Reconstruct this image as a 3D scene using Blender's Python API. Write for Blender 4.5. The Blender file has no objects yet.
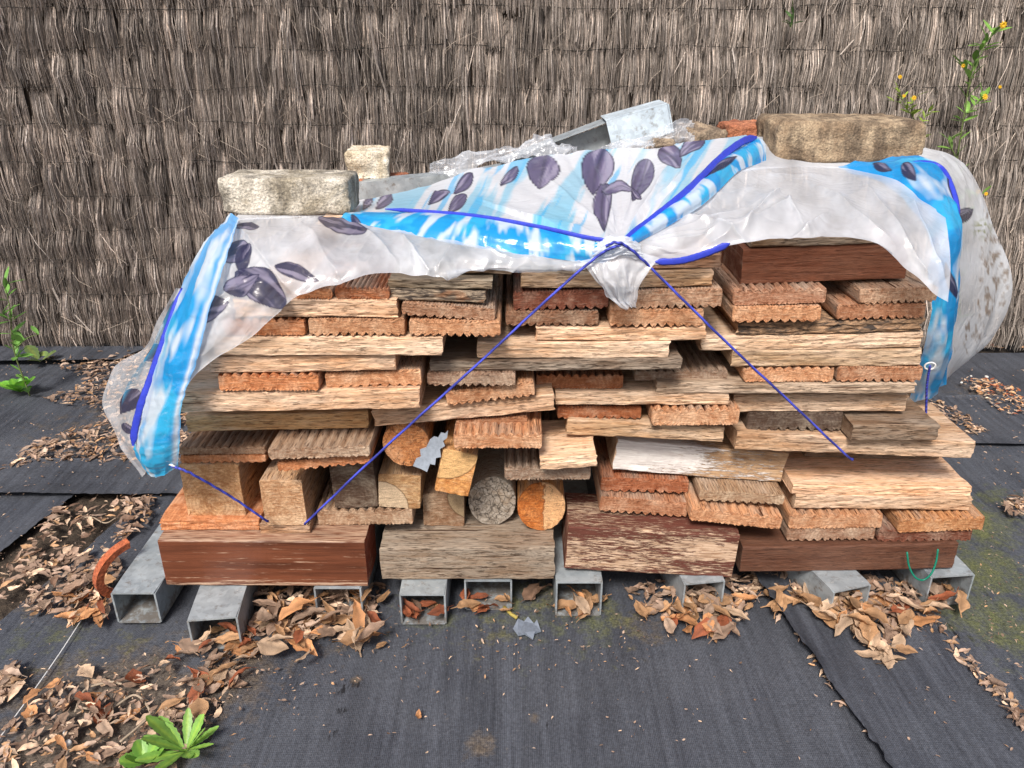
import bpy, bmesh, math, random
import numpy as np
from mathutils import Vector, noise as mnoise

C = bpy.context.scene.collection
scene = bpy.context.scene
random.seed(7)
RNG = np.random.default_rng(7)

# ---------------------------------------------------------------- camera, light
CAM_H, PITCH, FPX, W, H = 0.85, math.radians(24.0), 774.0, 1024, 768
cam_d = bpy.data.cameras.new('camera')
cam = bpy.data.objects.new('camera', cam_d)
C.objects.link(cam)
cam.location = (0, 0, CAM_H)
cam.rotation_euler = (math.radians(90) - PITCH, 0, 0)
cam_d.sensor_fit = 'HORIZONTAL'
cam_d.sensor_width = 36.0
cam_d.lens = 36.0 * FPX / W
cam_d.clip_start, cam_d.clip_end = 0.02, 200
scene.camera = cam

SUN_EL, SUN_AZ = 50.0, 197.0          # azimuth: clockwise from +Y (the fence side)
world = bpy.data.worlds.new('World')
scene.world = world
world.use_nodes = True
wn = world.node_tree
sky = wn.nodes.new('ShaderNodeTexSky')
sky.sky_type = 'NISHITA'
sky.sun_disc = False
sky.sun_elevation = math.radians(SUN_EL)
sky.sun_rotation = math.radians(SUN_AZ)
sky.air_density, sky.dust_density, sky.ozone_density = 1.0, 4.0, 1.0
wn.links.new(sky.outputs[0], wn.nodes['Background'].inputs[0])
wn.nodes['Background'].inputs[1].default_value = 0.080
sun_d = bpy.data.lights.new('sun', 'SUN')
sun_d.energy, sun_d.angle, sun_d.color = 2.6, math.radians(15), (1.0, 0.95, 0.89)
sun = bpy.data.objects.new('sun', sun_d)
C.objects.link(sun)
_e, _a = math.radians(SUN_EL), math.radians(SUN_AZ)
sun.rotation_euler = Vector((-math.cos(_e) * math.sin(_a), -math.cos(_e) * math.cos(_a), -math.sin(_e))).to_track_quat('-Z', 'Y').to_euler()
vs = scene.view_settings
vs.view_transform, vs.look, vs.gamma, vs.use_curve_mapping = 'Standard', 'None', 1.0, False
vs.exposure = 0.78

# ---------------------------------------------------------------- pixel geometry -> world
cp, sp = math.cos(PITCH), math.sin(PITCH)
def ray(px, py):
    a, b = (px - W / 2) / FPX, (H / 2 - py) / FPX
    return Vector((a, cp + b * sp, -sp + b * cp))
def at(px, py, Y):
    d = ray(px, py)
    return Vector((0, 0, CAM_H)) + d * (Y / d.y)
def gp(px, py, z=0.0):
    d = ray(px, py)
    return Vector((0, 0, CAM_H)) + d * ((z - CAM_H) / d.z)

# ---------------------------------------------------------------- object helpers
def mesh_obj(name, verts, faces, mats, parent=None, midx=None, smooth=False, cols=None, cname='tint'):
    me = bpy.data.meshes.new(name)
    me.from_pydata([tuple(v) for v in verts], [], faces)
    for m in (mats if isinstance(mats, (list, tuple)) else [mats]):
        me.materials.append(m)
    if midx is not None:
        me.polygons.foreach_set('material_index', midx)
    if smooth:
        me.polygons.foreach_set('use_smooth', [True] * len(me.polygons))
    if cols is not None:
        at_ = me.attributes.new(cname, 'FLOAT_COLOR', 'POINT')
        at_.data.foreach_set('color', np.asarray(cols, dtype=np.float32).ravel())
    me.update()
    o = bpy.data.objects.new(name, me)
    C.objects.link(o)
    if parent:
        o.parent = parent
    return o
def np_mesh_obj(name, V, F, mat, parent=None, cols=None, cname='tint', smooth=True):
    me = bpy.data.meshes.new(name)
    V = np.asarray(V, dtype=np.float32); F = np.asarray(F, dtype=np.int32)
    k = F.shape[1]
    me.vertices.add(len(V)); me.vertices.foreach_set('co', V.ravel())
    me.loops.add(F.size); me.loops.foreach_set('vertex_index', F.ravel())
    me.polygons.add(len(F))
    me.polygons.foreach_set('loop_start', np.arange(len(F), dtype=np.int32) * k)
    me.polygons.foreach_set('loop_total', np.full(len(F), k, dtype=np.int32))
    me.polygons.foreach_set('use_smooth', np.full(len(F), smooth, dtype=bool))
    me.materials.append(mat)
    if cols is not None:
        a = me.attributes.new(cname, 'FLOAT_COLOR', 'POINT')
        a.data.foreach_set('color', np.asarray(cols, dtype=np.float32).ravel())
    me.update(); me.validate()
    o = bpy.data.objects.new(name, me)
    C.objects.link(o)
    if parent:
        o.parent = parent
    return o
def tag(o, label=None, cat=None, group=None, kind=None):
    if label: o['label'] = label
    if cat: o['category'] = cat
    if group: o['group'] = group
    if kind: o['kind'] = kind
    return o
def empty(name, loc, rz=0.0):
    o = bpy.data.objects.new(name, None)
    o.empty_display_size = 0.05
    C.objects.link(o)
    o.location = loc; o.rotation_euler = (0, 0, rz)
    return o
def grid_faces(nu, nv):
    i = np.arange(nu - 1)[None, :]; j = np.arange(nv - 1)[:, None]
    a = (j * nu + i).ravel()
    return np.stack([a, a + 1, a + 1 + nu, a + nu], 1)
def vnoise(x, y, seed=0):
    xi, yi = np.floor(x).astype(np.int64), np.floor(y).astype(np.int64)
    xf, yf = x - xi, y - yi
    def h(a, b):
        n = (a * 374761393 + b * 668265263 + seed * 974634777) & 0x7fffffff
        n = ((n ^ (n >> 13)) * 1274126177) & 0x7fffffff
        return ((n ^ (n >> 16)) & 0xffff) / 65535.0
    u, v = xf * xf * (3 - 2 * xf), yf * yf * (3 - 2 * yf)
    return (h(xi, yi) * (1 - u) + h(xi + 1, yi) * u) * (1 - v) + (h(xi, yi + 1) * (1 - u) + h(xi + 1, yi + 1) * u) * v
def fbm(x, y, seed=0, oct=4):
    s, a, t = 0, 1.0, 0
    for k in range(oct):
        s = s + a * vnoise(x * 2 ** k, y * 2 ** k, seed + k * 17); t += a; a *= 0.5
    return s / t

# ---------------------------------------------------------------- materials
class NT:
    def __init__(s, name):
        s.m = bpy.data.materials.new(name); s.m.use_nodes = True
        s.t = s.m.node_tree; s.t.nodes.clear()
        s.out = s.t.nodes.new('ShaderNodeOutputMaterial')
    def n(s, typ, **kw):
        x = s.t.nodes.new('ShaderNode' + typ)
        for k, v in kw.items(): setattr(x, k, v)
        return x
    def set(s, sock, v):
        if isinstance(v, bpy.types.NodeSocket): s.t.links.new(v, sock)
        elif isinstance(v, (tuple, list)) and len(v) == 3 and sock.type == 'RGBA': sock.default_value = (*v, 1)
        else: sock.default_value = v
    def noise(s, vec, scale, detail=4, rough=0.55, dist=0.0):
        x = s.n('TexNoise'); s.set(x.inputs['Vector'], vec); s.set(x.inputs['Scale'], scale)
        s.set(x.inputs['Detail'], detail); s.set(x.inputs['Roughness'], rough); s.set(x.inputs['Distortion'], dist)
        return x.outputs[0]
    def mapping(s, vec, sc, rot=(0, 0, 0)):
        x = s.n('Mapping'); s.set(x.inputs[0], vec); x.inputs['Scale'].default_value = sc; x.inputs['Rotation'].default_value = rot
        return x.outputs[0]
    def ramp(s, f, a, b, c0=0.0, c1=1.0):
        x = s.n('MapRange'); s.set(x.inputs[0], f)
        for i, v in enumerate((a, b, c0, c1)): s.set(x.inputs[i + 1], v)
        return x.outputs[0]
    def mix(s, f, a, b, mode='MIX'):
        x = s.n('Mix', data_type='RGBA', blend_type=mode, clamp_factor=True)
        s.set(x.inputs[0], f); s.set(x.inputs[6], a); s.set(x.inputs[7], b)
        return x.outputs[2]
    def math(s, op, a, b=0.0, c=0.0):
        x = s.n('Math', operation=op); s.set(x.inputs[0], a); s.set(x.inputs[1], b); s.set(x.inputs[2], c)
        return x.outputs[0]
    def coords(s):
        tc = s.n('TexCoord'); oi = s.n('ObjectInfo')
        r = s.math('MULTIPLY', oi.outputs['Random'], 57.0)
        a = s.n('VectorMath', operation='ADD'); s.set(a.inputs[0], tc.outputs['Object']); s.set(a.inputs[1], r)
        return a.outputs[0], oi.outputs['Color'], oi.outputs['Random'], tc.outputs['Object']
    def bsdf(s, col, rough=0.8, bump=None, strength=0.5, dist=0.002, spec=0.3, **kw):
        b = s.n('BsdfPrincipled'); s.set(b.inputs['Base Color'], col); s.set(b.inputs['Roughness'], rough)
        s.set(b.inputs['Specular IOR Level'], spec)
        for k, v in kw.items(): s.set(b.inputs[k.replace('_', ' ')], v)
        if bump is not None:
            bp = s.n('Bump'); bp.inputs['Strength'].default_value = strength; bp.inputs['Distance'].default_value = dist
            s.set(bp.inputs['Height'], bump); s.t.links.new(bp.outputs[0], b.inputs['Normal'])
        s.t.links.new(b.outputs[0], s.out.inputs[0])
        return b

def along(axis, l, c):
    v = [c, c, c]; v[axis] = l
    return tuple(v)
def wood_long(name, axis, weather=(0.50, 0.40, 0.30), wamt=0.5, crack=1.0, rough=0.85):
    t = NT(name); P, col, rnd, _ = t.coords()
    st = t.noise(t.mapping(P, along(axis, 14, 260)), 1.0, 5, 0.65, 0.15)
    fib = t.noise(t.mapping(P, along(axis, 70, 900)), 1.0, 3, 0.65)
    blo = t.noise(t.mapping(P, along(axis, 9, 34)), 1.0, 4, 0.6)
    crk = t.noise(t.mapping(P, along(axis, 55, 520)), 1.0, 3, 0.6, 0.2)
    crl = t.noise(t.mapping(P, along(axis, 9, 210)), 1.0, 3, 0.5, 0.2)
    dk = t.mix(1.0, col, (0.62, 0.47, 0.36), 'MULTIPLY')
    c = t.mix(t.ramp(st, 0.3, 0.68), dk, col)
    c = t.mix(t.math('MULTIPLY', t.ramp(blo, 0.42, 0.68), wamt), c, weather)
    c = t.mix(t.math('MULTIPLY', t.ramp(blo, 0.42, 0.26), 0.55), c, dk)
    c = t.mix(t.ramp(fib, 0.35, 0.65, 0.0, 0.45), t.mix(1.0, c, (0.6, 0.5, 0.42), 'MULTIPLY'), c) if False else c
    rus = t.noise(t.mapping(P, along(axis, 22, 70)), 1.0, 5, 0.7, 0.5)
    c = t.mix(t.ramp(rus, 0.62, 0.72, 0, 0.55 * wamt), c, (0.34, 0.15, 0.07))
    f2 = t.ramp(fib, 0.3, 0.7, 0.68, 1.22)
    hv = t.n('HueSaturation'); t.set(hv.inputs['Value'], t.math('MULTIPLY', f2, t.ramp(rnd, 0, 1, 0.86, 1.12))); t.set(hv.inputs['Color'], c); c = hv.outputs[0]
    k = t.math('MULTIPLY', t.math('MAXIMUM', t.math('MULTIPLY', t.ramp(crk, 0.43, 0.33), 0.8), t.ramp(crl, 0.345, 0.29)), crack)
    c = t.mix(k, c, t.mix(1.0, c, (0.20, 0.115, 0.075), 'MULTIPLY'))
    h = t.math('SUBTRACT', t.math('ADD', t.math('MULTIPLY', st, 0.6), t.math('MULTIPLY', fib, 0.5)), t.math('MULTIPLY', k, 0.7))
    t.bsdf(c, rough, h, 0.85, 0.003)
    return t.m
def wood_end(name, fuzz=1.0, rings=0.35, cz=0.0, split=None, quarter=None, cracks=0.0):
    t = NT(name); P, col, rnd, O = t.coords()
    fz = t.noise(P, 900, 3, 0.7)
    md = t.noise(P, 120, 4, 0.65)
    bl = t.noise(P, 26, 4, 0.6)
    saw = t.noise(t.mapping(P, (60, 8, 420), (0, 0.5, 0)), 1.0, 2, 0.5)
    w = t.n('TexWave', wave_type='RINGS', rings_direction='Y'); ctr = t.n('VectorMath', operation='SUBTRACT'); t.set(ctr.inputs[0], O); ctr.inputs[1].default_value = (0.002, 0, cz); t.set(w.inputs['Vector'], t.mapping(ctr.outputs[0], (1, 0.05, 1)))
    w.inputs['Scale'].default_value = 55; w.inputs['Distortion'].default_value = 5; w.inputs['Detail'].default_value = 3; w.inputs['Detail Scale'].default_value = 2
    dk = t.mix(1.0, col, (0.50, 0.36, 0.28), 'MULTIPLY')
    lt = t.mix(0.30, col, (0.74, 0.62, 0.46))
    c = t.mix(t.ramp(md, 0.32, 0.70), dk, col)
    c = t.mix(t.ramp(bl, 0.5, 0.72), c, lt)
    c = t.mix(t.ramp(bl, 0.40, 0.25), c, dk)
    c = t.mix(t.math('MULTIPLY', w.outputs[1], rings), c, dk)
    c = t.mix(t.ramp(saw, 0.55, 0.72, 0, 0.5), c, lt)
    xyz = t.n('SeparateXYZ'); t.set(xyz.inputs[0], ctr.outputs[0])
    if split:
        e = t.math('ADD', xyz.outputs[0], t.math('MULTIPLY', t.math('SUBTRACT', t.noise(P, 60, 4, 0.6), 0.5), 0.03))
        c = t.mix(t.ramp(e, -0.001, 0.002), t.mix(1.0, c, (0.86, 0.62, 0.42), 'MULTIPLY'), t.mix(0.45, c, split))
        c = t.mix(t.math('MULTIPLY', t.ramp(t.math('ABSOLUTE', e), 0.0, 0.0018, 1, 0), 0.7), c, (0.10, 0.045, 0.02))
    if quarter:
        qx, qz, qr, qc = quarter
        dx = t.math('SUBTRACT', xyz.outputs[0], qx); dz = t.math('SUBTRACT', xyz.outputs[2], qz)
        rr = t.math('SQRT', t.math('ADD', t.math('MULTIPLY', dx, dx), t.math('MULTIPLY', dz, dz)))
        rr = t.math('ADD', rr, t.math('MULTIPLY', t.math('SUBTRACT', md, 0.5), 0.004))
        c = t.mix(t.ramp(rr, qr + 0.0006, qr - 0.0006), c, t.mix(t.ramp(md, 0.3, 0.7), tuple(v * 0.7 for v in qc), qc))
        c = t.mix(t.math('MULTIPLY', t.ramp(t.math('ABSOLUTE', t.math('SUBTRACT', rr, qr)), 0.0, 0.0016, 1, 0), 0.75), c, (0.09, 0.045, 0.02))
    if cracks:
        an = t.math('ARCTAN2', xyz.outputs[0], xyz.outputs[2])
        cb = t.n('CombineXYZ'); t.set(cb.inputs[0], t.math('MULTIPLY', an, 2.2)); t.set(cb.inputs[2], t.math('MULTIPLY', rnd, 50.0))
        ra = t.math('SQRT', t.math('ADD', t.math('MULTIPLY', xyz.outputs[0], xyz.outputs[0]), t.math('MULTIPLY', xyz.outputs[2], xyz.outputs[2])))
        t.set(cb.inputs[1], t.math('MULTIPLY', ra, 30.0))
        cn = t.math('ABSOLUTE', t.math('SUBTRACT', t.noise(cb.outputs[0], 1.6, 3, 0.5), 0.5))
        c = t.mix(t.math('MULTIPLY', t.ramp(cn, 0.0, 0.022, 1, 0), cracks), c, (0.06, 0.03, 0.018))
    hv = t.n('HueSaturation'); t.set(hv.inputs['Value'], t.math('MULTIPLY', t.ramp(fz, 0.3, 0.7, 0.66, 1.32), t.ramp(rnd, 0, 1, 0.88, 1.14))); t.set(hv.inputs['Color'], c)
    h = t.math('ADD', t.math('MULTIPLY', fz, 0.5), t.math('ADD', md, t.math('MULTIPLY', saw, 0.6)))
    t.bsdf(hv.outputs[0], 0.9, h, 0.8, 0.003 * fuzz)
    return t.m
M = {}
M['end'] = wood_end('sawn_end_grain')
M['end_ring'] = wood_end('ringed_end_grain', 1.0, 0.40, 0.02)
M['log_orange'] = wood_end('split_log_end', 1.0, 0.35, 0.034, cracks=0.8)
M['log_split'] = wood_end('half_split_log_end', 1.0, 0.45, 0.034, split=(0.80, 0.54, 0.30), cracks=0.6)
M['q_low'] = wood_end('post_end_pale_quarter', 1.0, 0.3, 0.0, quarter=(-0.034, 0.0, 0.046, (0.62, 0.46, 0.30)))
M['q_right'] = wood_end('post_end_pale_corner', 1.0, 0.3, 0.0, quarter=(0.045, 0.055, 0.040, (0.50, 0.36, 0.21)))
M['q_up'] = wood_end('orange_split_end', 1.0, 0.3, 0.0, quarter=(-0.026, 0.075, 0.052, (0.76, 0.46, 0.20)))
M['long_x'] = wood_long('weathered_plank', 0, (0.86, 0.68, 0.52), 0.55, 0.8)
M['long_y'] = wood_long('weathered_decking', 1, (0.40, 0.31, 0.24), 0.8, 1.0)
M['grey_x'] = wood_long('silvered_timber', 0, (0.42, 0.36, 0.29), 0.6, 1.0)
M['beam_x'] = wood_long('stained_beam', 0, (0.30, 0.16, 0.10), 0.25, 0.4, 0.55)
def flaked(name, paint, wood, axis=0, lo=0.42, hi=0.5, left=None):
    t = NT(name); P, col, rnd, O = t.coords()
    a = t.noise(t.mapping(P, along(axis, 50, 420)), 1.0, 5, 0.72, 0.3)
    b = t.noise(t.mapping(P, along(axis, 6, 30)), 1.0, 3, 0.55)
    m = t.math('ADD', a, t.math('MULTIPLY', t.math('SUBTRACT', b, 0.5), 0.55))
    if left is None:
        sz = t.n('SeparateXYZ'); t.set(sz.inputs[0], O)
        m = t.math('ADD', m, t.math('ADD', t.ramp(sz.outputs[2], 0.060, 0.074, 0.02, -0.08), t.ramp(sz.outputs[2], 0.0, 0.014, -0.10, 0.0)))
    if left is not None:
        sx = t.n('SeparateXYZ'); t.set(sx.inputs[0], O)
        m = t.math('SUBTRACT', m, t.ramp(sx.outputs[0], left[0], left[1], 0.26, -0.04))
    k = t.ramp(m, lo, hi)
    f = t.noise(t.mapping(P, along(axis, 25, 600)), 1.0, 3, 0.6)
    wc = t.mix(t.ramp(f, 0.35, 0.65), t.mix(1.0, wood, (0.5, 0.4, 0.33), 'MULTIPLY'), wood)
    pc = t.mix(t.ramp(f, 0.3, 0.7), t.mix(1.0, paint, (0.65, 0.6, 0.6), 'MULTIPLY'), paint)
    c = t.mix(k, pc, wc)
    t.bsdf(c, 0.75, t.math('ADD', t.math('MULTIPLY', f, 0.4), t.math('SUBTRACT', 1.0, k)), 0.7, 0.002)
    return t.m
M['flaked_red'] = flaked('flaking_red_paint', (0.145, 0.048, 0.032), (0.66, 0.48, 0.34), 0, 0.44, 0.52)
M['flaked_white'] = flaked('flaking_white_paint', (0.86, 0.83, 0.78), (0.56, 0.38, 0.23), 0, 0.45, 0.51, (-0.11, 0.02))
def mahog():
    t = NT('mahogany_stain'); P, col, rnd, O = t.coords()
    st = t.noise(t.mapping(P, (5, 90, 90)), 1.0, 5, 0.6, 0.2)
    fb = t.noise(t.mapping(P, (30, 500, 500)), 1.0, 3, 0.6)
    sx = t.n('SeparateXYZ'); t.set(sx.inputs[0], O)
    wear = t.math('ADD', t.noise(t.mapping(P, (14, 120, 300)), 1.0, 4, 0.7), t.ramp(sx.outputs[2], 0.0, 0.022, 0.16, 0.0))
    up = t.ramp(sx.outputs[2], 0.0815, 0.0838, 0.0, 0.75)
    c = t.mix(t.ramp(st, 0.35, 0.65), (0.080, 0.024, 0.011), (0.165, 0.052, 0.024))
    c = t.mix(t.math('MAXIMUM', t.ramp(wear, 0.62, 0.70, 0.0, 0.8), t.math('MULTIPLY', up, t.ramp(fb, 0.35, 0.6))), c, (0.52, 0.36, 0.25))
    t.bsdf(c, 0.45, t.math('ADD', st, fb), 0.35, 0.002, spec=0.4)
    return t.m
M['mahogany'] = mahog()
def bark():
    t = NT('silvered_cracked_end'); P, col, rnd, O = t.coords()
    v = t.n('TexVoronoi', feature='DISTANCE_TO_EDGE'); wv = t.n('VectorMath', operation='ADD'); t.set(wv.inputs[0], P); wn_ = t.n('TexNoise'); t.set(wn_.inputs['Vector'], P); wn_.inputs['Scale'].default_value = 70; ws = t.n('VectorMath', operation='SCALE'); t.set(ws.inputs[0], wn_.outputs['Color']); ws.inputs['Scale'].default_value = 0.022; t.set(wv.inputs[1], ws.outputs[0]); t.set(v.inputs['Vector'], wv.outputs[0]); v.inputs['Scale'].default_value = 85; v.inputs['Randomness'].default_value = 1.0
    md = t.noise(P, 150, 5, 0.7, 0.5); bl = t.noise(P, 40, 3, 0.6)
    c = t.mix(t.ramp(md, 0.35, 0.65), t.mix(1.0, col, (0.4, 0.36, 0.32), 'MULTIPLY'), col)
    c = t.mix(t.ramp(bl, 0.55, 0.7, 0, 0.5), c, (0.38, 0.26, 0.16))
    k = t.ramp(v.outputs[0], 0.0, 0.045, 1.0, 0.0)
    c = t.mix(t.math('MULTIPLY', k, 0.55), c, (0.06, 0.05, 0.04))
    t.bsdf(c, 0.9, t.math('SUBTRACT', md, k), 0.9, 0.004)
    return t.m
M['log_end'] = bark()
def mottled():
    t = NT('blackened_rough_edge'); P, col, rnd, O = t.coords()
    a = t.noise(t.mapping(P, (40, 60, 160)), 1.0, 5, 0.7, 0.8)
    b = t.noise(t.mapping(P, (18, 30, 40)), 1.0, 3, 0.5)
    c = t.mix(t.ramp(a, 0.40, 0.6), (0.055, 0.042, 0.035), col)
    c = t.mix(t.ramp(b, 0.6, 0.7, 0, 0.8), c, (0.36, 0.16, 0.07))
    t.bsdf(c, 0.9, a, 1.0, 0.005)
    return t.m
M['mottled'] = mottled()
def stone(name, base, dark, light, sc=1.0):
    t = NT(name); P, col, rnd, O = t.coords()
    a = t.noise(P, 300 * sc, 4, 0.7); b = t.noise(P, 22 * sc, 5, 0.65, 0.6); c2 = t.noise(t.mapping(P, (1, 1, 0.4)), 30 * sc, 5, 0.7)
    c = t.mix(t.ramp(b, 0.40, 0.62), base, light)
    c = t.mix(t.ramp(c2, 0.47, 0.59, 0, 0.68), c, dark)
    hv = t.n('HueSaturation'); t.set(hv.inputs['Value'], t.ramp(a, 0.3, 0.7, 0.55, 1.35)); t.set(hv.inputs['Color'], c)
    v = t.n('TexVoronoi'); t.set(v.inputs['Vector'], P); v.inputs['Scale'].default_value = 230 * sc
    t.bsdf(hv.outputs[0], 0.95, t.math('ADD', a, t.math('MULTIPLY', v.outputs[0], 0.6)), 0.9, 0.003)
    return t.m
M['paver'] = stone('weathered_concrete', (0.27, 0.19, 0.12), (0.085, 0.062, 0.045), (0.50, 0.38, 0.25))
M['pale_brick'] = stone('pale_mossy_brick', (0.36, 0.31, 0.23), (0.12, 0.105, 0.085), (0.70, 0.64, 0.54))
M['cream_brick'] = stone('cream_brick', (0.70, 0.58, 0.42), (0.34, 0.27, 0.17), (0.80, 0.74, 0.62))
M['red_brick'] = stone('red_brick', (0.42, 0.14, 0.07), (0.22, 0.08, 0.05), (0.52, 0.22, 0.12))
M['rock'] = stone('brown_rock', (0.26, 0.19, 0.13), (0.12, 0.09, 0.07), (0.38, 0.29, 0.20))
M['terracotta'] = stone('terracotta', (0.50, 0.13, 0.05), (0.36, 0.10, 0.05), (0.55, 0.18, 0.08), 0.6)
def galv(name, base=(0.42, 0.46, 0.48), met=0.35):
    t = NT(name); P, col, rnd, O = t.coords()
    v = t.n('TexVoronoi'); t.set(v.inputs['Vector'], P); v.inputs['Scale'].default_value = 120
    sv = t.n('SeparateColor'); t.set(sv.inputs[0], v.outputs['Color'])
    a = t.noise(P, 30, 4, 0.6); b = t.noise(P, 90, 4, 0.7)
    hs = t.n('HueSaturation'); t.set(hs.inputs['Color'], base); t.set(hs.inputs['Value'], t.ramp(sv.outputs[0], 0, 1, 0.88, 1.1)); c = hs.outputs[0]
    c = t.mix(t.ramp(a, 0.35, 0.7), t.mix(1.0, c, (0.72, 0.74, 0.76), 'MULTIPLY'), c)
    c = t.mix(t.ramp(b, 0.62, 0.72, 0, 0.6), c, (0.62, 0.60, 0.56))
    sz = t.n('SeparateXYZ'); t.set(sz.inputs[0], O); dn = t.noise(P, 70, 4, 0.7)
    c = t.mix(t.ramp(t.math('ADD', dn, t.ramp(sz.outputs[2], 0.0, 0.03, 0.22, 0.0)), 0.56, 0.72, 0, 0.75), c, (0.16, 0.125, 0.095))
    t.bsdf(c, t.ramp(a, 0.3, 0.7, 0.42, 0.62), b, 0.15, 0.001, spec=0.5, Metallic=met)
    return t.m
M['galv'] = galv('galvanised_steel')
M['galv_bright'] = galv('clean_galvanised_steel', (0.62, 0.70, 0.75), 0.2)
def mat_fabric(name='woven_weed_mat'):
    t = NT(name); P, col, rnd, O = t.coords()
    at_ = t.n('Attribute'); at_.attribute_name = 'dirt'
    wx = t.n('TexWave', wave_type='BANDS', bands_direction='X'); t.set(wx.inputs['Vector'], O); wx.inputs['Scale'].default_value = 130; wx.inputs['Distortion'].default_value = 0.6
    wy = t.n('TexWave', wave_type='BANDS', bands_direction='Y'); t.set(wy.inputs['Vector'], O); wy.inputs['Scale'].default_value = 90; wy.inputs['Distortion'].default_value = 0.6
    st = t.noise(t.mapping(P, (90, 3.5, 1)), 1.0, 4, 0.65)
    bl = t.noise(P, 5, 5, 0.6); fi = t.noise(P, 260, 3, 0.7); sp_ = t.noise(P, 60, 3, 0.75)
    c = t.mix(t.ramp(st, 0.3, 0.7), (0.029, 0.032, 0.041), (0.080, 0.088, 0.108))
    c = t.mix(t.ramp(bl, 0.35, 0.7, 0, 0.6), c, (0.096, 0.103, 0.120)); b2 = t.noise(t.mapping(P, (7, 2.2, 1)), 1.0, 4, 0.6); c = t.mix(t.ramp(b2, 0.5, 0.3, 0, 0.55), c, (0.025, 0.027, 0.034))
    hv = t.n('HueSaturation'); t.set(hv.inputs['Value'], t.math('MULTIPLY', t.ramp(fi, 0.3, 0.7, 0.65, 1.35), t.ramp(wx.outputs[1], 0, 1, 0.8, 1.12))); t.set(hv.inputs['Color'], c); c = hv.outputs[0]
    c = t.mix(t.ramp(sp_, 0.68, 0.76, 0, 0.35), c, (0.22, 0.19, 0.16))
    s = t.n('SeparateColor'); t.set(s.inputs[0], at_.outputs['Color'])
    dn = t.noise(P, 38, 5, 0.72)
    dk = t.ramp(t.math('ADD', s.outputs[0], t.math('MULTIPLY', t.math('SUBTRACT', dn, 0.5), 1.6)), 0.35, 0.75)
    mk = t.ramp(t.math('ADD', s.outputs[1], t.math('MULTIPLY', t.math('SUBTRACT', dn, 0.5), 1.6)), 0.35, 0.85)
    soil = t.mix(t.ramp(fi, 0.35, 0.65), (0.055, 0.042, 0.032), (0.17, 0.135, 0.10))
    moss = t.mix(t.ramp(fi, 0.35, 0.65), (0.055, 0.062, 0.025), (0.17, 0.18, 0.065))
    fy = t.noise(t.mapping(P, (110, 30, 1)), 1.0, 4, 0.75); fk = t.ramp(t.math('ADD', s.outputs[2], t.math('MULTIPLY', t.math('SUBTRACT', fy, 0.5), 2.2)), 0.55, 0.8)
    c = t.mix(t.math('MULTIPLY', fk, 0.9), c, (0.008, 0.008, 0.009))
    c = t.mix(t.math('MULTIPLY', dk, 0.85), c, soil)
    c = t.mix(t.math('MULTIPLY', mk, 0.85), c, moss)
    h = t.math('ADD', t.math('ADD', t.math('MULTIPLY', wx.outputs[1], 0.3), t.math('MULTIPLY', wy.outputs[1], 0.10)), t.math('ADD', t.math('MULTIPLY', st, 1.2), t.math('MULTIPLY', dk, 0.8)))
    t.bsdf(c, 0.62, h, 0.5, 0.003, spec=0.35)
    return t.m
M['mat'] = mat_fabric()
def soil():
    t = NT('soil'); P, col, rnd, O = t.coords()
    a = t.noise(P, 60, 5, 0.7); b = t.noise(P, 400, 3, 0.7)
    c = t.mix(t.ramp(a, 0.35, 0.65), (0.035, 0.026, 0.02), (0.12, 0.09, 0.065))
    c = t.mix(t.ramp(b, 0.6, 0.75), c, (0.26, 0.20, 0.15))
    t.bsdf(c, 0.95, t.math('ADD', a, b), 1.0, 0.008)
    return t.m
M['soil'] = soil()
def tinted(name, rough=0.75, sub=0.0, spec=0.3, var=0.5, scale=120, bump=0.4):
    t = NT(name); P, col, rnd, O = t.coords()
    at_ = t.n('Attribute'); at_.attribute_name = 'tint'
    n = t.noise(P, scale, 4, 0.65)
    c = t.mix(1.0, at_.outputs['Color'], col, 'MULTIPLY')
    hv = t.n('HueSaturation'); t.set(hv.inputs['Value'], t.ramp(n, 0.3, 0.7, 1 - var, 1 + var)); t.set(hv.inputs['Color'], c)
    b = t.bsdf(hv.outputs[0], rough, n, bump, 0.002, spec=spec)
    if sub:
        tr = t.n('BsdfTranslucent'); t.set(tr.inputs[0], hv.outputs[0]); mx = t.n('MixShader'); mx.inputs[0].default_value = sub
        t.t.links.new(b.outputs[0], mx.inputs[1]); t.t.links.new(tr.outputs[0], mx.inputs[2]); t.t.links.new(mx.outputs[0], t.out.inputs[0])
    return t.m
M['straw'] = tinted('dry_brush', 0.85, 0, 0.2, 0.35, 200, 0.2)
M['leaf'] = tinted('dead_leaf', 0.6, 0.12, 0.35, 0.35, 90, 0.5)
M['green'] = tinted('green_leaf', 0.42, 0.25, 0.45, 0.25, 60, 0.3)
M['cord'] = tinted('twisted_cord', 0.5, 0, 0.4, 0.25, 500, 0.5)
M['ribbon'] = tinted('hem_tape', 0.45, 0, 0.45, 0.15, 150, 0.2)
def plain(name, col, rough=0.6, met=0.0):
    t = NT(name); P, _, rnd, O = t.coords(); n = t.noise(P, 180, 4, 0.6)
    c = t.mix(t.ramp(n, 0.3, 0.7), tuple(v * 0.72 for v in col), col)
    t.bsdf(c, rough, n, 0.3, 0.001, Metallic=met)
    return t.m
M['wire'] = plain('rusty_tie_wire', (0.035, 0.032, 0.03), 0.7, 0.4)
M['white_ring'] = plain('white_eyelet', (0.75, 0.75, 0.74), 0.35)
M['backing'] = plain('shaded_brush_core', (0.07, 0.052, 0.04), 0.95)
M['pebble'] = plain('white_pebble', (0.72, 0.70, 0.66), 0.8)
M['green_wire'] = plain('green_plastic_wire', (0.01, 0.20, 0.13), 0.35)
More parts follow.
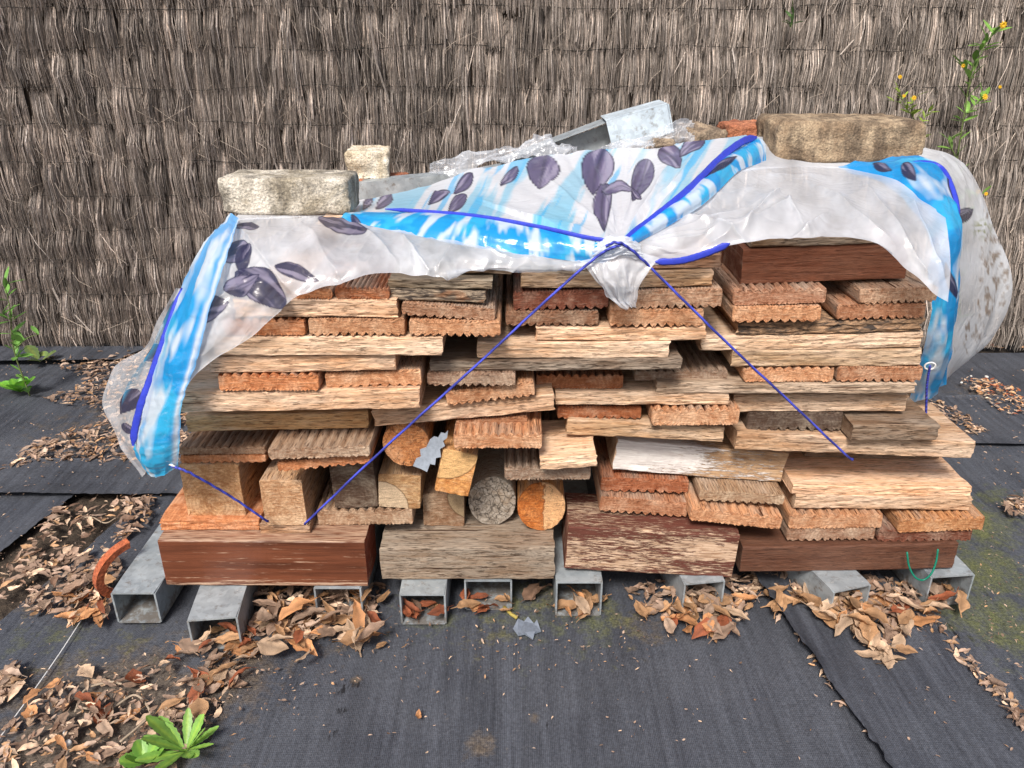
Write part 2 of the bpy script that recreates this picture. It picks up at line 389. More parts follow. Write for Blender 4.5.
M['yellow'] = plain('yellow_petal', (0.80, 0.48, 0.02), 0.6)
M['root'] = plain('pale_root', (0.42, 0.33, 0.24), 0.8)
M['grey_flake'] = plain('grey_plastic_scrap', (0.40, 0.45, 0.52), 0.35)
def film():
    t = NT('printed_plastic_film'); P, col, rnd, O = t.coords()
    at_ = t.n('Attribute'); at_.attribute_name = 'tint'
    n = t.noise(P, 55, 4, 0.6, 0.5); f = t.noise(P, 18, 4, 0.55, 1.0)
    op = at_.outputs['Alpha']
    d = t.n('BsdfDiffuse'); t.set(d.inputs[0], at_.outputs['Color'])
    tl = t.n('BsdfTranslucent'); t.set(tl.inputs[0], at_.outputs['Color'])
    g = t.n('BsdfGlossy'); g.inputs['Roughness'].default_value = 0.21; t.set(g.inputs[0], (1, 1, 1))
    tp = t.n('BsdfTransparent')
    bp = t.n('Bump'); bp.inputs['Strength'].default_value = 0.26; bp.inputs['Distance'].default_value = 0.004
    vw = t.n('VectorMath', operation='SCALE'); dn = t.n('TexNoise'); t.set(dn.inputs['Vector'], P); dn.inputs['Scale'].default_value = 14; t.set(vw.inputs[0], dn.outputs['Color']); vw.inputs['Scale'].default_value = 0.10
    va = t.n('VectorMath', operation='ADD'); t.set(va.inputs[0], P); t.set(va.inputs[1], vw.outputs[0])
    v1 = t.n('TexVoronoi', feature='DISTANCE_TO_EDGE'); t.set(v1.inputs['Vector'], va.outputs[0]); v1.inputs['Scale'].default_value = 24
    v2 = t.n('TexVoronoi', feature='F1'); t.set(v2.inputs['Vector'], va.outputs[0]); v2.inputs['Scale'].default_value = 52
    t.set(bp.inputs['Height'], t.math('ADD', t.math('ADD', t.math('MULTIPLY', n, 0.5), f), t.math('ADD', t.math('MULTIPLY', t.math('MINIMUM', v1.outputs[0], 0.25), 2.2), t.math('MULTIPLY', v2.outputs[0], 0.8))))
    for x in (d, tl, g): t.t.links.new(bp.outputs[0], x.inputs['Normal'])
    m1 = t.n('MixShader'); m1.inputs[0].default_value = 0.40
    t.t.links.new(d.outputs[0], m1.inputs[1]); t.t.links.new(tl.outputs[0], m1.inputs[2])
    m2 = t.n('MixShader'); t.set(m2.inputs[0], op)
    t.t.links.new(tp.outputs[0], m2.inputs[1]); t.t.links.new(m1.outputs[0], m2.inputs[2])
    fr = t.n('LayerWeight'); fr.inputs[0].default_value = 0.30; t.t.links.new(bp.outputs[0], fr.inputs['Normal'])
    m3 = t.n('MixShader'); t.set(m3.inputs[0], t.ramp(t.math('POWER', fr.outputs['Facing'], 2.0), 0.0, 1.0, 0.045, 0.26))
    t.t.links.new(m2.outputs[0], m3.inputs[1]); t.t.links.new(g.outputs[0], m3.inputs[2])
    t.t.links.new(m3.outputs[0], t.out.inputs[0])
    return t.m
M['film'] = film()

# ---------------------------------------------------------------- generic shapes
def tube(name, pts, r, mat, parent=None, n=6, cols=None, taper=None, helix=False):
    pts = [Vector(p) for p in pts]; V, F = [], []
    for i, p in enumerate(pts):
        d = (pts[min(i + 1, len(pts) - 1)] - pts[max(i - 1, 0)]).normalized()
        u = d.cross(Vector((0, 0, 1)))
        if u.length < 1e-3: u = Vector((1, 0, 0))
        u.normalize(); v = d.cross(u)
        rr = r * (taper(i / (len(pts) - 1)) if taper else 1)
        for k in range(n):
            a = 2 * math.pi * k / n + i * (0.5 if cols else 0)
            V.append(p + u * math.cos(a) * rr + v * math.sin(a) * rr)
    for i in range(len(pts) - 1):
        for k in range(n):
            F.append((i * n + k, i * n + (k + 1) % n, (i + 1) * n + (k + 1) % n, (i + 1) * n + k))
    F.append(tuple(range(n - 1, -1, -1))); F.append(tuple(range((len(pts) - 1) * n, len(pts) * n)))
    return mesh_obj(name, V, F, mat, parent, smooth=True, cols=[tuple(c * (0.62 if (k_ % n) < n // 2 else 1.25) if helix and q_ < 3 else c for q_, c in enumerate(cols)) for k_ in range(len(V))] if cols else None)
def catmull(P, n):
    P = np.asarray(P, float); k = len(P)
    if k == 2:
        t = np.linspace(0, 1, n)[:, None]; return P[0] * (1 - t) + P[1] * t
    t = np.linspace(0, k - 1, n); i = np.clip(t.astype(int), 0, k - 2); f = (t - i)[:, None]
    p0 = np.where((i > 0)[:, None], P[np.maximum(i - 1, 0)], 2 * P[0] - P[1]); p1 = P[i]; p2 = P[i + 1]
    p3 = np.where((i < k - 2)[:, None], P[np.minimum(i + 2, k - 1)], 2 * P[-1] - P[-2])
    return 0.5 * (2 * p1 + (p2 - p0) * f + (2 * p0 - 5 * p1 + 4 * p2 - p3) * f ** 2 + (3 * p1 - p0 - 3 * p2 + p3) * f ** 3)
def rough_block(name, w, d, h, mat, seed, amp=0.003, n=14, r=0.006):
    """a worn block: rounded box with chipped corners; origin at base centre front"""
    bm = bmesh.new(); bmesh.ops.create_cube(bm, size=1.0)
    bmesh.ops.subdivide_edges(bm, edges=bm.edges[:], cuts=n, use_grid_fill=True)
    for v in bm.verts:
        p = Vector((v.co.x * w, v.co.y * d, v.co.z * h)); q = Vector((max(-w / 2 + r, min(w / 2 - r, p.x)), max(-d / 2 + r, min(d / 2 - r, p.y)), max(-h / 2 + r, min(h / 2 - r, p.z))))
        e = p - q
        if e.length > 1e-6: p = q + e.normalized() * r
        s = p * 60 + Vector((seed * 9.1, seed * 3.3, 0))
        nn = mnoise.noise(s) + 0.6 * mnoise.noise(s * 2.7)
        chip = max(0, mnoise.noise(p * 28 + Vector((seed * 5.0, 0, 0))) - 0.12) * (e.length / r if r else 0) * 1.6
        v.co = p + p.normalized() * 0 + (e.normalized() if e.length > 1e-6 else Vector((0, 0, 1))) * (nn * amp - chip * amp * 3)
    me = bpy.data.meshes.new(name); bm.to_mesh(me); bm.free()
    me.transform(__import__('mathutils').Matrix.Translation((0, d / 2, h / 2)))
    me.materials.append(mat)
    me.polygons.foreach_set('use_smooth', [True] * len(me.polygons))
    o = bpy.data.objects.new(name, me); C.objects.link(o)
    return o

# ---------------------------------------------------------------- wood pile
def deck_profile(w, h, up, seed):
    rnd = random.Random(seed); pts = []
    nc = rnd.choice((9, 10, 10)); d = h * 0.26
    K = nc * 12
    coarse = []
    ph = rnd.uniform(-0.2, 0.2)
    for i in range(K + 1):
        x = -w / 2 + 0.004 + (w - 0.008) * i / K
        s = abs(math.sin(math.pi * (i / 12 + ph)))
        coarse.append((x, d * (1 - s ** 0.85) + rnd.uniform(0, h * 0.006)))
    nf = 26; fine = []
    for i in range(nf * 2 + 1):
        fine.append((-w / 2 + 0.004 + (w - 0.008) * i / (nf * 2), (0.0012 if i % 2 else 0.0)))
    bot, top = (fine, coarse) if up else (coarse, fine)
    pts += [(x, z) for x, z in bot]
    for q in ((w / 2 - 0.0012, 0.0015), (w / 2, 0.005), (w / 2, h - 0.005), (w / 2 - 0.0012, h - 0.0015)): pts.append(q)
    pts += [(x, h - z) for x, z in reversed(top)]
    for q in ((-w / 2 + 0.0012, h - 0.0015), (-w / 2, h - 0.005), (-w / 2, 0.005), (-w / 2 + 0.0012, 0.0015)): pts.append(q)
    return pts
def extrude_y(name, prof, L, me_, ms_, seed, rag=0.0015, ns=7, tilt=0.0):
    rnd = random.Random(seed); n = len(prof); V, F, I = [], [], []
    cx = sum(p[0] for p in prof) / n; cz = sum(p[1] for p in prof) / n
    ys = [0.0, 0.0025] + [L * k / (ns - 1) for k in range(1, ns)]
    bow = rnd.uniform(-0.003, 0.003)
    for j, y in enumerate(ys):
        k = 0.985 if j == 0 else 1.0
        for i, (x, z) in enumerate(prof):
            yy = y + x * tilt
            if j <= 1: yy += rnd.uniform(-rag, rag) * (1 if j == 0 else 0.3)
            V.append((cx + (x - cx) * k, yy, cz + (z - cz) * k + bow * math.sin(math.pi * y / L)))
    for j in range(len(ys) - 1):
        for i in range(n):
            F.append((j * n + i, j * n + (i + 1) % n, (j + 1) * n + (i + 1) % n, (j + 1) * n + i)); I.append(1 if j else 0)
    # front face as a fan round an inner ring so that the sawn end is not perfectly flat
    b = len(V)
    for i, (x, z) in enumerate(prof):
        V.append((cx + (x - cx) * 0.9, x * tilt + rnd.uniform(-rag, rag) * 0.2, cz + (z - cz) * 0.72))
    for i in range(n):
        F.append((i, b + i, b + (i + 1) % n, (i + 1) % n)); I.append(0)
    F.append(tuple(range(b + n - 1, b - 1, -1))); I.append(0)
    F.append(tuple(range((len(ys) - 1) * n, len(ys) * n))); I.append(0)
    o = mesh_obj(name, V, F, [me_, ms_], midx=I)
    return o
def slab_x(name, w, h, d, me_, ms_, seed, rag=0.0012, ns=46, crown=0.0015):
    rnd = random.Random(seed); V, F, I = [], [], []
    r = min(0.0025, h * 0.2); sec = []
    for (y, z) in ((0, 0), (d, 0), (d, h), (0, h)):
        pass
    m = 5
    for k in range(m + 1): sec.append((0.0, r + (h - 2 * r) * k / m))
    sec += [(r * 0.3, h - r * 0.3)]
    for k in range(9): sec.append((r + (d - 2 * r) * (k / 8) ** 1.6, h))
    sec += [(d - r * 0.3, h - r * 0.3), (d, h - r), (d, r), (d - r * 0.3, r * 0.3)]
    for k in range(5): sec.append((d - r - (d - 2 * r) * k / 4, 0.0))
    sec += [(r * 0.3, r * 0.3)]
    n = len(sec); o_ = Vector((seed * 3.7, seed * 1.9, 0))
    warp = rnd.uniform(-1, 1) * crown
    for i in range(ns + 1):
        x = -w / 2 + w * i / ns
        for k, (y, z) in enumerate(sec):
            q = Vector((x * 38, y * 60, z * 260)) + o_
            nz = mnoise.noise(q) * rag; ny = (mnoise.noise(q + Vector((9, 3, 1))) + 0.5 * mnoise.noise(q * 2.3)) * rag * (1.3 if y < 0.001 else 0.5)
            xx = x
            if i in (0, ns): xx += rnd.uniform(-1, 1) * rag * 1.2
            V.append((xx, y + ny, z + nz * 0.7 + warp * math.sin(math.pi * i / ns)))
    for i in range(ns):
        for k in range(n):
            F.append((i * n + k, (i + 1) * n + k, (i + 1) * n + (k + 1) % n, i * n + (k + 1) % n)); I.append(1)
    F.append(tuple(range(n))); I.append(0)
    F.append(tuple(range((ns + 1) * n - 1, ns * n - 1, -1))); I.append(0)
    return mesh_obj(name, V, F, [me_, ms_], midx=I, smooth=False)
def post_profile(w, h, r=0.003, n=3):
    P = []
    for cx, cz, a0 in ((w / 2 - r, r, -90), (w / 2 - r, h - r, 0), (-w / 2 + r, h - r, 90), (-w / 2 + r, r, 180)):
        for k in range(n + 1):
            a = math.radians(a0 + 90 * k / n); P.append((cx + r * math.cos(a), cz + r * math.sin(a)))
    out = []
    for i in range(len(P)):
        a, b = P[i], P[(i + 1) % len(P)]; out.append(a)
        if math.hypot(a[0] - b[0], a[1] - b[1]) > 0.01:
            for k in range(1, 6): out.append((a[0] + (b[0] - a[0]) * k / 6, a[1] + (b[1] - a[1]) * k / 6))
    return out
def log_profile(rx, rz, seed, n=40):
    rnd = random.Random(seed); P = []
    for k in range(n):
        a = 2 * math.pi * k / n - math.pi / 2
        q = 1 + 0.035 * mnoise.noise(Vector((math.cos(a) * 2, math.sin(a) * 2, seed)))
        P.append((rx * q * math.cos(a), rz + rz * q * math.sin(a)))
    return P

PLACED = []          # x0, x1, top z, front Y, back Y
OR, PO, BR, DR, GR, LT, LG = (0.68, 0.30, 0.135), (0.72, 0.40, 0.22), (0.44, 0.27, 0.16), (0.20, 0.075, 0.045), (0.38, 0.29, 0.22), (0.88, 0.59, 0.38), (0.92, 0.67, 0.46)
DKG = (0.16, 0.12, 0.095)
WLOG = []
def wood(kind, tl, tr, br, bl, col, name, label, cat, group, Y=None, L=None, up=True, mats=None, z0=None, ymin=0.90, ymax=1.14, tilt=0.0, rag=None):
    seed = len(PLACED) + 11
    bm_ = ((bl[0] + br[0]) / 2, (bl[1] + br[1]) / 2)
    if Y is None:
        # what carries it: the highest earlier piece under it
        d = ray(*bm_); x0 = at(bl[0], bl[1], 1.0).x; x1 = at(br[0], br[1], 1.0).x
        zs = z0
        if zs is None:
            zs = 0.0
            for (a, b, zt, yf, yb) in PLACED:
                ov = min(b, x1) - max(a, x0)
                if ov > 0.03 or ov > 0.3 * (x1 - x0):
                    zexp = CAM_H + d.z / d.y * 1.0
                    if zt > zs and zt < zexp + 0.03: zs = zt
        Y = (zs + 0.0005 - CAM_H) * d.y / d.z
        Yr = Y
        Y = max(ymin, min(ymax, Y))
    else: Yr = Y
    T0, T1, B1, B0 = at(*tl, Y), at(*tr, Y), at(*br, Y), at(*bl, Y)
    w = ((T1 - T0).length + (B1 - B0).length) / 2
    h = ((T0 - B0).length + (T1 - B1).length) / 2
    roll = (math.atan2(B1.z - B0.z, B1.x - B0.x) + math.atan2(T1.z - T0.z, T1.x - T0.x)) / 2
    m = (B0 + B1) / 2
    if kind == 'deck':
        o = extrude_y(name, deck_profile(w, h, up, seed), L or 0.55, (mats or (M['end'], M['long_y']))[0], (mats or (M['end'], M['long_y']))[1], seed, rag or 0.0016, tilt=tilt)
    elif kind == 'slab':
        mm = mats or (M['end'], M['long_x'])
        o = slab_x(name, w, h, L or 0.54, mm[0], mm[1], seed, rag or 0.0014)
    elif kind == 'post':
        mm = mats or (M['end_ring'], M['long_y'])
        o = extrude_y(name, post_profile(w, h), L or 0.55, mm[0], mm[1], seed, rag or 0.0012, tilt=tilt)
    elif kind == 'log':
        mm = mats or (M['end_ring'], M['long_y'])
        o = extrude_y(name, log_profile(w / 2, h / 2, seed), L or 0.55, mm[0], mm[1], seed, rag or 0.0015, tilt=tilt)
    o.location = m; o.rotation_euler = (0, -roll, 0)
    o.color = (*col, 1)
    tag(o, label, cat, group)
    PLACED.append((min(B0.x, T0.x), max(B1.x, T1.x), max(T0.z, T1.z) * 0.5 + (T0.z + T1.z) * 0.25, Y, Y + (L or 0.4)))
    WLOG.append((name, label[:34], round(Yr, 3), round(Y, 3), round(m.z, 3), round(h, 4)))
    return o
def R(x0, y0, x1, y1):           # upright rectangle
    return (x0, y0), (x1, y0), (x1, y1), (x0, y1)
GD, GS, GB, GP = 'grooved decking offcuts in the pile', 'long planks laid across the pile', 'heavy beams at the foot of the pile', 'post and log ends in the pile'
def deck(q, col, label, **k): return wood('deck', *q, col, 'decking_board', label, 'decking board', GD, **k)
def slab(q, col, label, **k): return wood('slab', *q, col, 'plank', label, 'plank', GS, **k)
def post(q, col, label, **k): return wood('post', *q, col, 'post_offcut', label, 'post', GP, **k)
def logp(q, col, label, **k): return wood('log', *q, col, 'log', label, 'log', GP, **k)
def beam(q, col, label, **k): return wood('slab', *q, col, 'beam', label, 'beam', GB, **k)

gx = lambda k='grey_x': (M['end'], M[k])
beam(((165, 541), (369, 541.5), (369, 587), (166, 585)), (0.4, 0.1, 0.05), 'glossy reddish mahogany beam at the left foot of the pile', z0=0.070, L=0.085, mats=(M['end'], M['mahogany']), rag=0.0006)
beam(((381.5, 548), (555, 548), (555, 579), (381.5, 580)), (0.36, 0.29, 0.22), 'bare grey squared beam between the mahogany beam and the flaking red one', z0=0.070, L=0.12, mats=gx(), rag=0.0012)
beam(((566, 526), (737, 536), (731, 577.5), (564.5, 569)), DR, 'beam with flaking dark red paint showing pale wood', z0=0.078, L=0.10, mats=(M['end'], M['flaked_red']), rag=0.001)
beam(((739, 547), (953, 544), (953, 568), (739, 572.5)), (0.16, 0.072, 0.044), 'plain dark brown beam at the right foot of the pile', z0=0.070, L=0.14, mats=(M['end'], M['beam_x']), rag=0.0006)
# ---- left column, lowest course
slab(((162, 520), (259, 520), (260, 531), (161, 531)), OR, 'thin reddish board sticking out on top of the mahogany beam', L=0.2, mats=(M['end'], M['end']))
slab(((260, 526), (311, 525), (309, 533), (262, 534)), BR, 'narrow brown wedge under the second square post end from the left', L=0.2, mats=gx('long_x'))
post(((184, 465), (244, 466), (246, 516), (188, 516)), (0.66, 0.40, 0.20), 'leftmost square post end, broad and honey brown under ribbed boards', ymin=0.93)
post(((264, 481), (307, 481), (308, 525), (266, 526)), (0.62, 0.40, 0.23), 'square post end second from the left, standing apart in a dark gap', ymin=0.93)
deck(((317, 509), (413, 508), (414, 524), (318, 525.5)), (0.55, 0.38, 0.25), 'ribbed pale rough board under the dark square post ends, on the mahogany beam', up=True)
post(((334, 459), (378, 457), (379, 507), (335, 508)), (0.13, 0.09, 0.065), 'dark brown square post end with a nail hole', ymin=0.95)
post(((380, 474), (424, 477), (420, 508.5), (379, 507)), (0.56, 0.36, 0.18), 'squared post end with a pale quarter of sapwood, left of the tilted orange split', ymin=0.95, mats=(M['q_low'], M['long_y']))
post(((423, 494), (464, 495), (465, 526), (423, 526)), (0.40, 0.26, 0.16), 'brown post end with a paler corner, standing on the grey beam', ymin=0.95, mats=(M['q_right'], M['long_y']))
logp(((468.5, 477), (516.5, 477), (516.5, 525), (468.5, 525)), (0.50, 0.44, 0.37), 'grey weathered round log end with black cracks', ymin=0.95, mats=(M['log_end'], M['grey_x']))
logp(((517, 483), (565, 483), (565, 531), (517, 531)), (0.78, 0.38, 0.13), 'round log end with a bright split orange and cream face', ymin=0.93, mats=(M['log_split'], M['long_y']))
post(((444, 449), (478.5, 456), (468.4, 497), (434, 490.5)), (0.78, 0.40, 0.14), 'tilted bright orange split post leaning on the grey round log', Y=0.985, mats=(M['q_up'], M['long_y']))
logp(((384, 423), (431, 423), (431, 466), (384, 466)), (0.72, 0.33, 0.13), 'orange round log end above the squared posts, beside a scrap of grey plastic', Y=1.0, mats=(M['log_orange'], M['long_y']))
deck(((503, 466), (591, 467), (590, 479), (505, 481)), GR, 'grey ribbed board bridging the round logs', Y=0.985, up=True)
slab(((541, 457), (597, 455), (597, 466), (541, 471)), LG, 'short pale offcut lying on the grey ribbed bridging board', Y=0.965, L=0.12)
# ---- left column
deck(((180, 455), (266, 454), (267, 462), (181, 464)), OR, 'flat orange board on the leftmost square post end', up=False, ymin=0.94)
deck(((178, 447), (265, 446), (267, 454), (179, 455)), (0.48, 0.31, 0.20), 'weathered ribbed board on the flat orange board at the left end', ymin=0.93)
deck(((277, 461), (371, 454), (371, 462), (279, 473)), OR, 'tilted orange board over the gap between square post ends', Y=0.96, up=False)
deck(((268, 448), (371, 446), (371, 455), (269, 461)), (0.52, 0.38, 0.27), 'weathered ribbed board with hairy grain on the tilted orange board', Y=0.95)
deck(((456, 420), (528, 416), (528, 424), (456, 430)), (0.46, 0.24, 0.13), 'thin brown board under the long tilted plank, above the tilted orange split', Y=0.99, up=False)
deck(((451, 434), (541, 433), (542, 449), (454, 448)), PO, 'deep ribbed board above the tilted orange split post', Y=0.955)
slab(((187.7, 416), (369, 411.5), (369, 428.5), (187.7, 432)), (0.68, 0.46, 0.24), 'yellowish plank above the two weathered ribbed boards on the left')
slab(((374.5, 411), (555, 393), (555, 411), (374.5, 426)), LT, 'long plank tilting up to the right under a tilted grooved board')
slab(((181.4, 392), (421, 389.5), (421, 408), (181.4, 414)), LT, 'longest pale plank on the left, on the yellowish plank')
deck(((218, 374.5), (319, 374), (320, 391), (219, 391)), OR, 'orange decking end with grooves on top, left of a pair between pale planks')
deck(((326, 373), (422, 369), (423, 386), (326, 389)), PO, 'orange decking end with grooves underneath, right of a pair between pale planks', up=False)
deck(((445, 392), (534, 380.5), (536, 396), (447, 406)), PO, 'tilted decking end with grooves below, on the long tilted plank', up=False, Y=0.975)
slab(((210.6, 356), (396, 354), (396, 370), (210.6, 374)), LT, 'pale plank over the side by side pair of orange decking ends')
slab(((215, 338), (443, 336), (443, 357), (215, 355)), LG, 'pale plank with squared right end, second of two stacked on the left')
deck(((222, 318), (306, 318), (306, 336), (224, 336)), OR, 'orange decking end half under the hanging film, grooves on top')
deck(((308.5, 318), (405, 318), (406, 336), (309, 336)), PO, 'orange decking end with shallow grooves below, left of the central gap', up=False)
deck(((409, 319), (501, 321), (501, 337), (409, 336)), PO, 'decking end with bold grooves below, right of the left orange one', up=False)
slab(((236, 300), (399, 300), (398.5, 318), (236, 318)), LT, 'pale plank under the hem of the hanging film')
deck(((296, 289), (333, 289), (333, 299.5), (296, 299.5)), OR, 'orange decking corner showing under the film hem on the left', up=False)
deck(((335, 287), (390, 288), (390, 299.5), (335, 299)), (0.46, 0.17, 0.07), 'rust orange decking end tucked under the film, beside grey boards')
deck(((401, 302), (495, 309), (495, 322), (401, 315)), (0.46, 0.28, 0.18), 'decking end sloping down to the right under the blackened board', up=False)
slab(((390, 288), (487, 292), (484, 303), (390, 300)), (0.40, 0.31, 0.22), 'rough blackened board under the flat grey one', mats=(M['end'], M['mottled']), rag=0.002)
slab(((389, 279), (493, 280), (491, 290), (389, 287)), (0.36, 0.29, 0.20), 'flat grey board near the top of the left half of the pile', mats=gx())
slab(((457, 265), (511, 267), (511, 275), (457, 274)), (0.34, 0.25, 0.17), 'short grey brown plank end right under the film near the middle', mats=gx())
# ---- middle column, from the flaking beam
deck(((597, 497), (686, 503), (686, 518), (599, 511)), (0.54, 0.28, 0.16), 'grooved decking end lying on the flaking red beam, lower of two', up=False, ymin=0.93)
deck(((689, 507), (781, 518), (780, 529), (689, 521)), PO, 'sloping decking end with grooves on top, right on the flaking red beam', ymin=0.93)
deck(((600, 479), (688, 479), (688, 495), (600, 490)), (0.50, 0.19, 0.09), 'rusty red decking end, upper of two on the flaking red beam', up=False, ymin=0.92)
deck(((697, 490), (783, 496), (783, 504.5), (699, 501)), (0.40, 0.28, 0.18), 'grey brown sloping board under the white painted plank', up=False, ymin=0.92)
slab(((612, 438), (783, 455), (780, 481), (613, 471)), LG, 'thick plank with peeling white paint at its left end', L=0.2, mats=(M['end'], M['flaked_white']))
slab(((566, 420), (722, 427), (722, 443), (566, 434)), (0.66, 0.45, 0.27), 'mottled plank sloping gently above the white painted one')
deck(((556, 406), (641, 406), (641, 419), (557, 419)), (0.46, 0.17, 0.07), 'deep orange decking end under the long plank in the middle', up=False)
deck(((650, 409), (738, 408), (739, 425), (651, 426)), PO, 'decking end with strong grooves on top, right of the deep orange one')
slab(((555, 392), (729, 392), (729, 405), (555, 405)), LG, 'pale plank with a frayed right end over the grooved decking ends')
deck(((426, 373), (515, 373), (516, 386), (427, 386)), (0.36, 0.24, 0.17), 'grey brown decking end beside the tilted grooved one', up=False)
deck(((535, 374), (623, 374), (623, 389), (536, 389)), (0.52, 0.22, 0.10), 'cracked orange decking end with grooves on top in the middle')
deck(((633, 371), (727, 369), (727, 382), (634, 380)), (0.38, 0.29, 0.22), 'grey decking end with wide ribs on top beside a dark hollow', Y=1.025)
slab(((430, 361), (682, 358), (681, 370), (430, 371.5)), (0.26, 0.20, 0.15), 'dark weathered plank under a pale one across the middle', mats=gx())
slab(((477, 342), (669, 341.5), (669, 358), (477, 358)), LG, 'pale plank with a rusty stain across the middle of the pile')
slab(((536, 327), (705, 327), (705, 340), (536, 341)), LT, 'weathered plank under the left of two grooved decking ends in the middle')
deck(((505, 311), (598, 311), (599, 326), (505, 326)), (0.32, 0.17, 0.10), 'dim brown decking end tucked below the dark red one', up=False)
deck(((608, 309), (702, 309), (703, 327), (609, 327)), PO, 'decking end with grooves below, under the weathered grey brown one', up=False)
deck(((513, 293), (608, 289), (609, 309), (513, 311)), (0.27, 0.10, 0.06), 'dark red decking end with grooves below, left of the film tail', up=False)
deck(((628, 291), (721, 288), (722, 308), (629, 309)), (0.50, 0.32, 0.21), 'grey brown decking end with grooves below, right of the film tail', up=False)
slab(((521, 272), (712, 270), (712, 286), (521, 288)), (0.62, 0.42, 0.25), 'light plank along the top of the middle, just below the film')
slab(((560, 256), (720, 253), (720, 268), (560, 270)), (0.48, 0.28, 0.17), 'brown plank on the topmost course, under the blue hem', L=0.3)
# ---- right column
deck(((876, 531), (970, 530), (971, 541), (877, 542)), DR, 'dark red decking end lowest at the right on the brown beam', up=False, ymin=0.94)
deck(((785, 529), (874, 528), (874, 540), (786, 541)), (0.44, 0.28, 0.19), 'plain brown decking end on the dark brown beam', up=False, ymin=0.94)
deck(((787, 515), (881, 514), (881, 528), (788, 529)), PO, 'decking end with grooves on top, upper of the pair on the dark brown beam', ymin=0.93)
deck(((896, 520), (983, 517), (983, 530), (897, 533)), (0.60, 0.32, 0.15), 'bright orange decking end sticking out furthest at the right', ymin=0.93)
slab(((792, 496), (969, 498), (968, 511.5), (795, 508)), (0.58, 0.40, 0.26), 'pinkish plank under the broad flat topped one on the right', L=0.16, ymin=0.90)
slab(((792, 485), (970, 488), (970, 497), (792, 494.5)), LT, 'broad plank showing its flat top at the right', L=0.16, ymin=0.90)
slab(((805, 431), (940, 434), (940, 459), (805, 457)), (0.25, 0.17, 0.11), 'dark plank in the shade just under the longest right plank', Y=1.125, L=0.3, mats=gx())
slab(((733, 433), (972, 443), (970, 458.5), (735, 450)), (0.64, 0.43, 0.27), 'longest plank on the right, sticking out past the pile', L=0.20, Y=1.021)
deck(((745, 412), (840, 412), (841, 431), (746, 431)), DKG, 'dark grey decking end with grooves below under a pale plank', up=False)
slab(((851, 426), (937, 425), (936, 441), (851, 440)), (0.30, 0.21, 0.14), 'short grey brown block on the longest right plank', L=0.12, mats=gx())
slab(((732, 395), (905, 395), (905, 412), (732, 412)), LG, 'pale yellow plank over the dark grey decking end')
slab(((656, 382.5), (915, 383), (914, 394), (656, 393)), (0.46, 0.35, 0.25), 'long thin greyish plank running to the right end', Y=1.01, mats=gx('long_x'))
deck(((742, 368), (833, 367.5), (833, 382), (743, 382)), PO, 'smooth orange decking end on the long thin greyish plank', up=True)
deck(((835, 367), (920, 367), (921, 382), (836, 382)), (0.56, 0.29, 0.16), 'orange decking end with grooves below at the right edge', up=False)
slab(((730, 350.5), (919, 349), (919, 366), (730, 367)), (0.62, 0.44, 0.27), 'stained plank over the two orange decking ends on the right')
slab(((700, 336), (920.5, 332), (920.5, 348), (701, 350)), LG, 'pale plank third from the top of the right stack')
slab(((738, 323), (925, 318), (920, 331), (738, 335)), (0.46, 0.28, 0.16), 'dark ragged board with rusty patches on the right', mats=(M['end'], M['mottled']), rag=0.003)
deck(((731, 307), (820, 306), (820, 322), (732, 323)), PO, 'decking end with grooves below, lower left of four under the brown beam', up=False)
deck(((834, 305), (924, 303), (924, 319), (836, 320)), (0.58, 0.30, 0.17), 'decking end with grooves below, lower right of four under the brown beam', up=False)
deck(((732, 290), (825, 288), (826, 303), (732, 306)), (0.54, 0.30, 0.19), 'decking end with grooves on top, upper left of four under the brown beam')
deck(((852, 292), (930, 289), (937, 302), (858, 305)), (0.50, 0.33, 0.22), 'weathered decking end with a ribbed top, upper right of four under the brown beam', up=False)
beam(((739, 249), (905, 244), (905, 278), (740, 286)), (0.25, 0.095, 0.05), 'thick brown beam on top of the pile, half under the film', L=0.11, mats=(M['end'], M['beam_x']), rag=0.0006)
slab(((750, 240), (880, 236), (880, 244), (752, 247)), (0.30, 0.20, 0.12), 'thin brown plank on the top beam under the film', L=0.2, mats=gx())
for r_ in WLOG: print('WOOD', *r_)

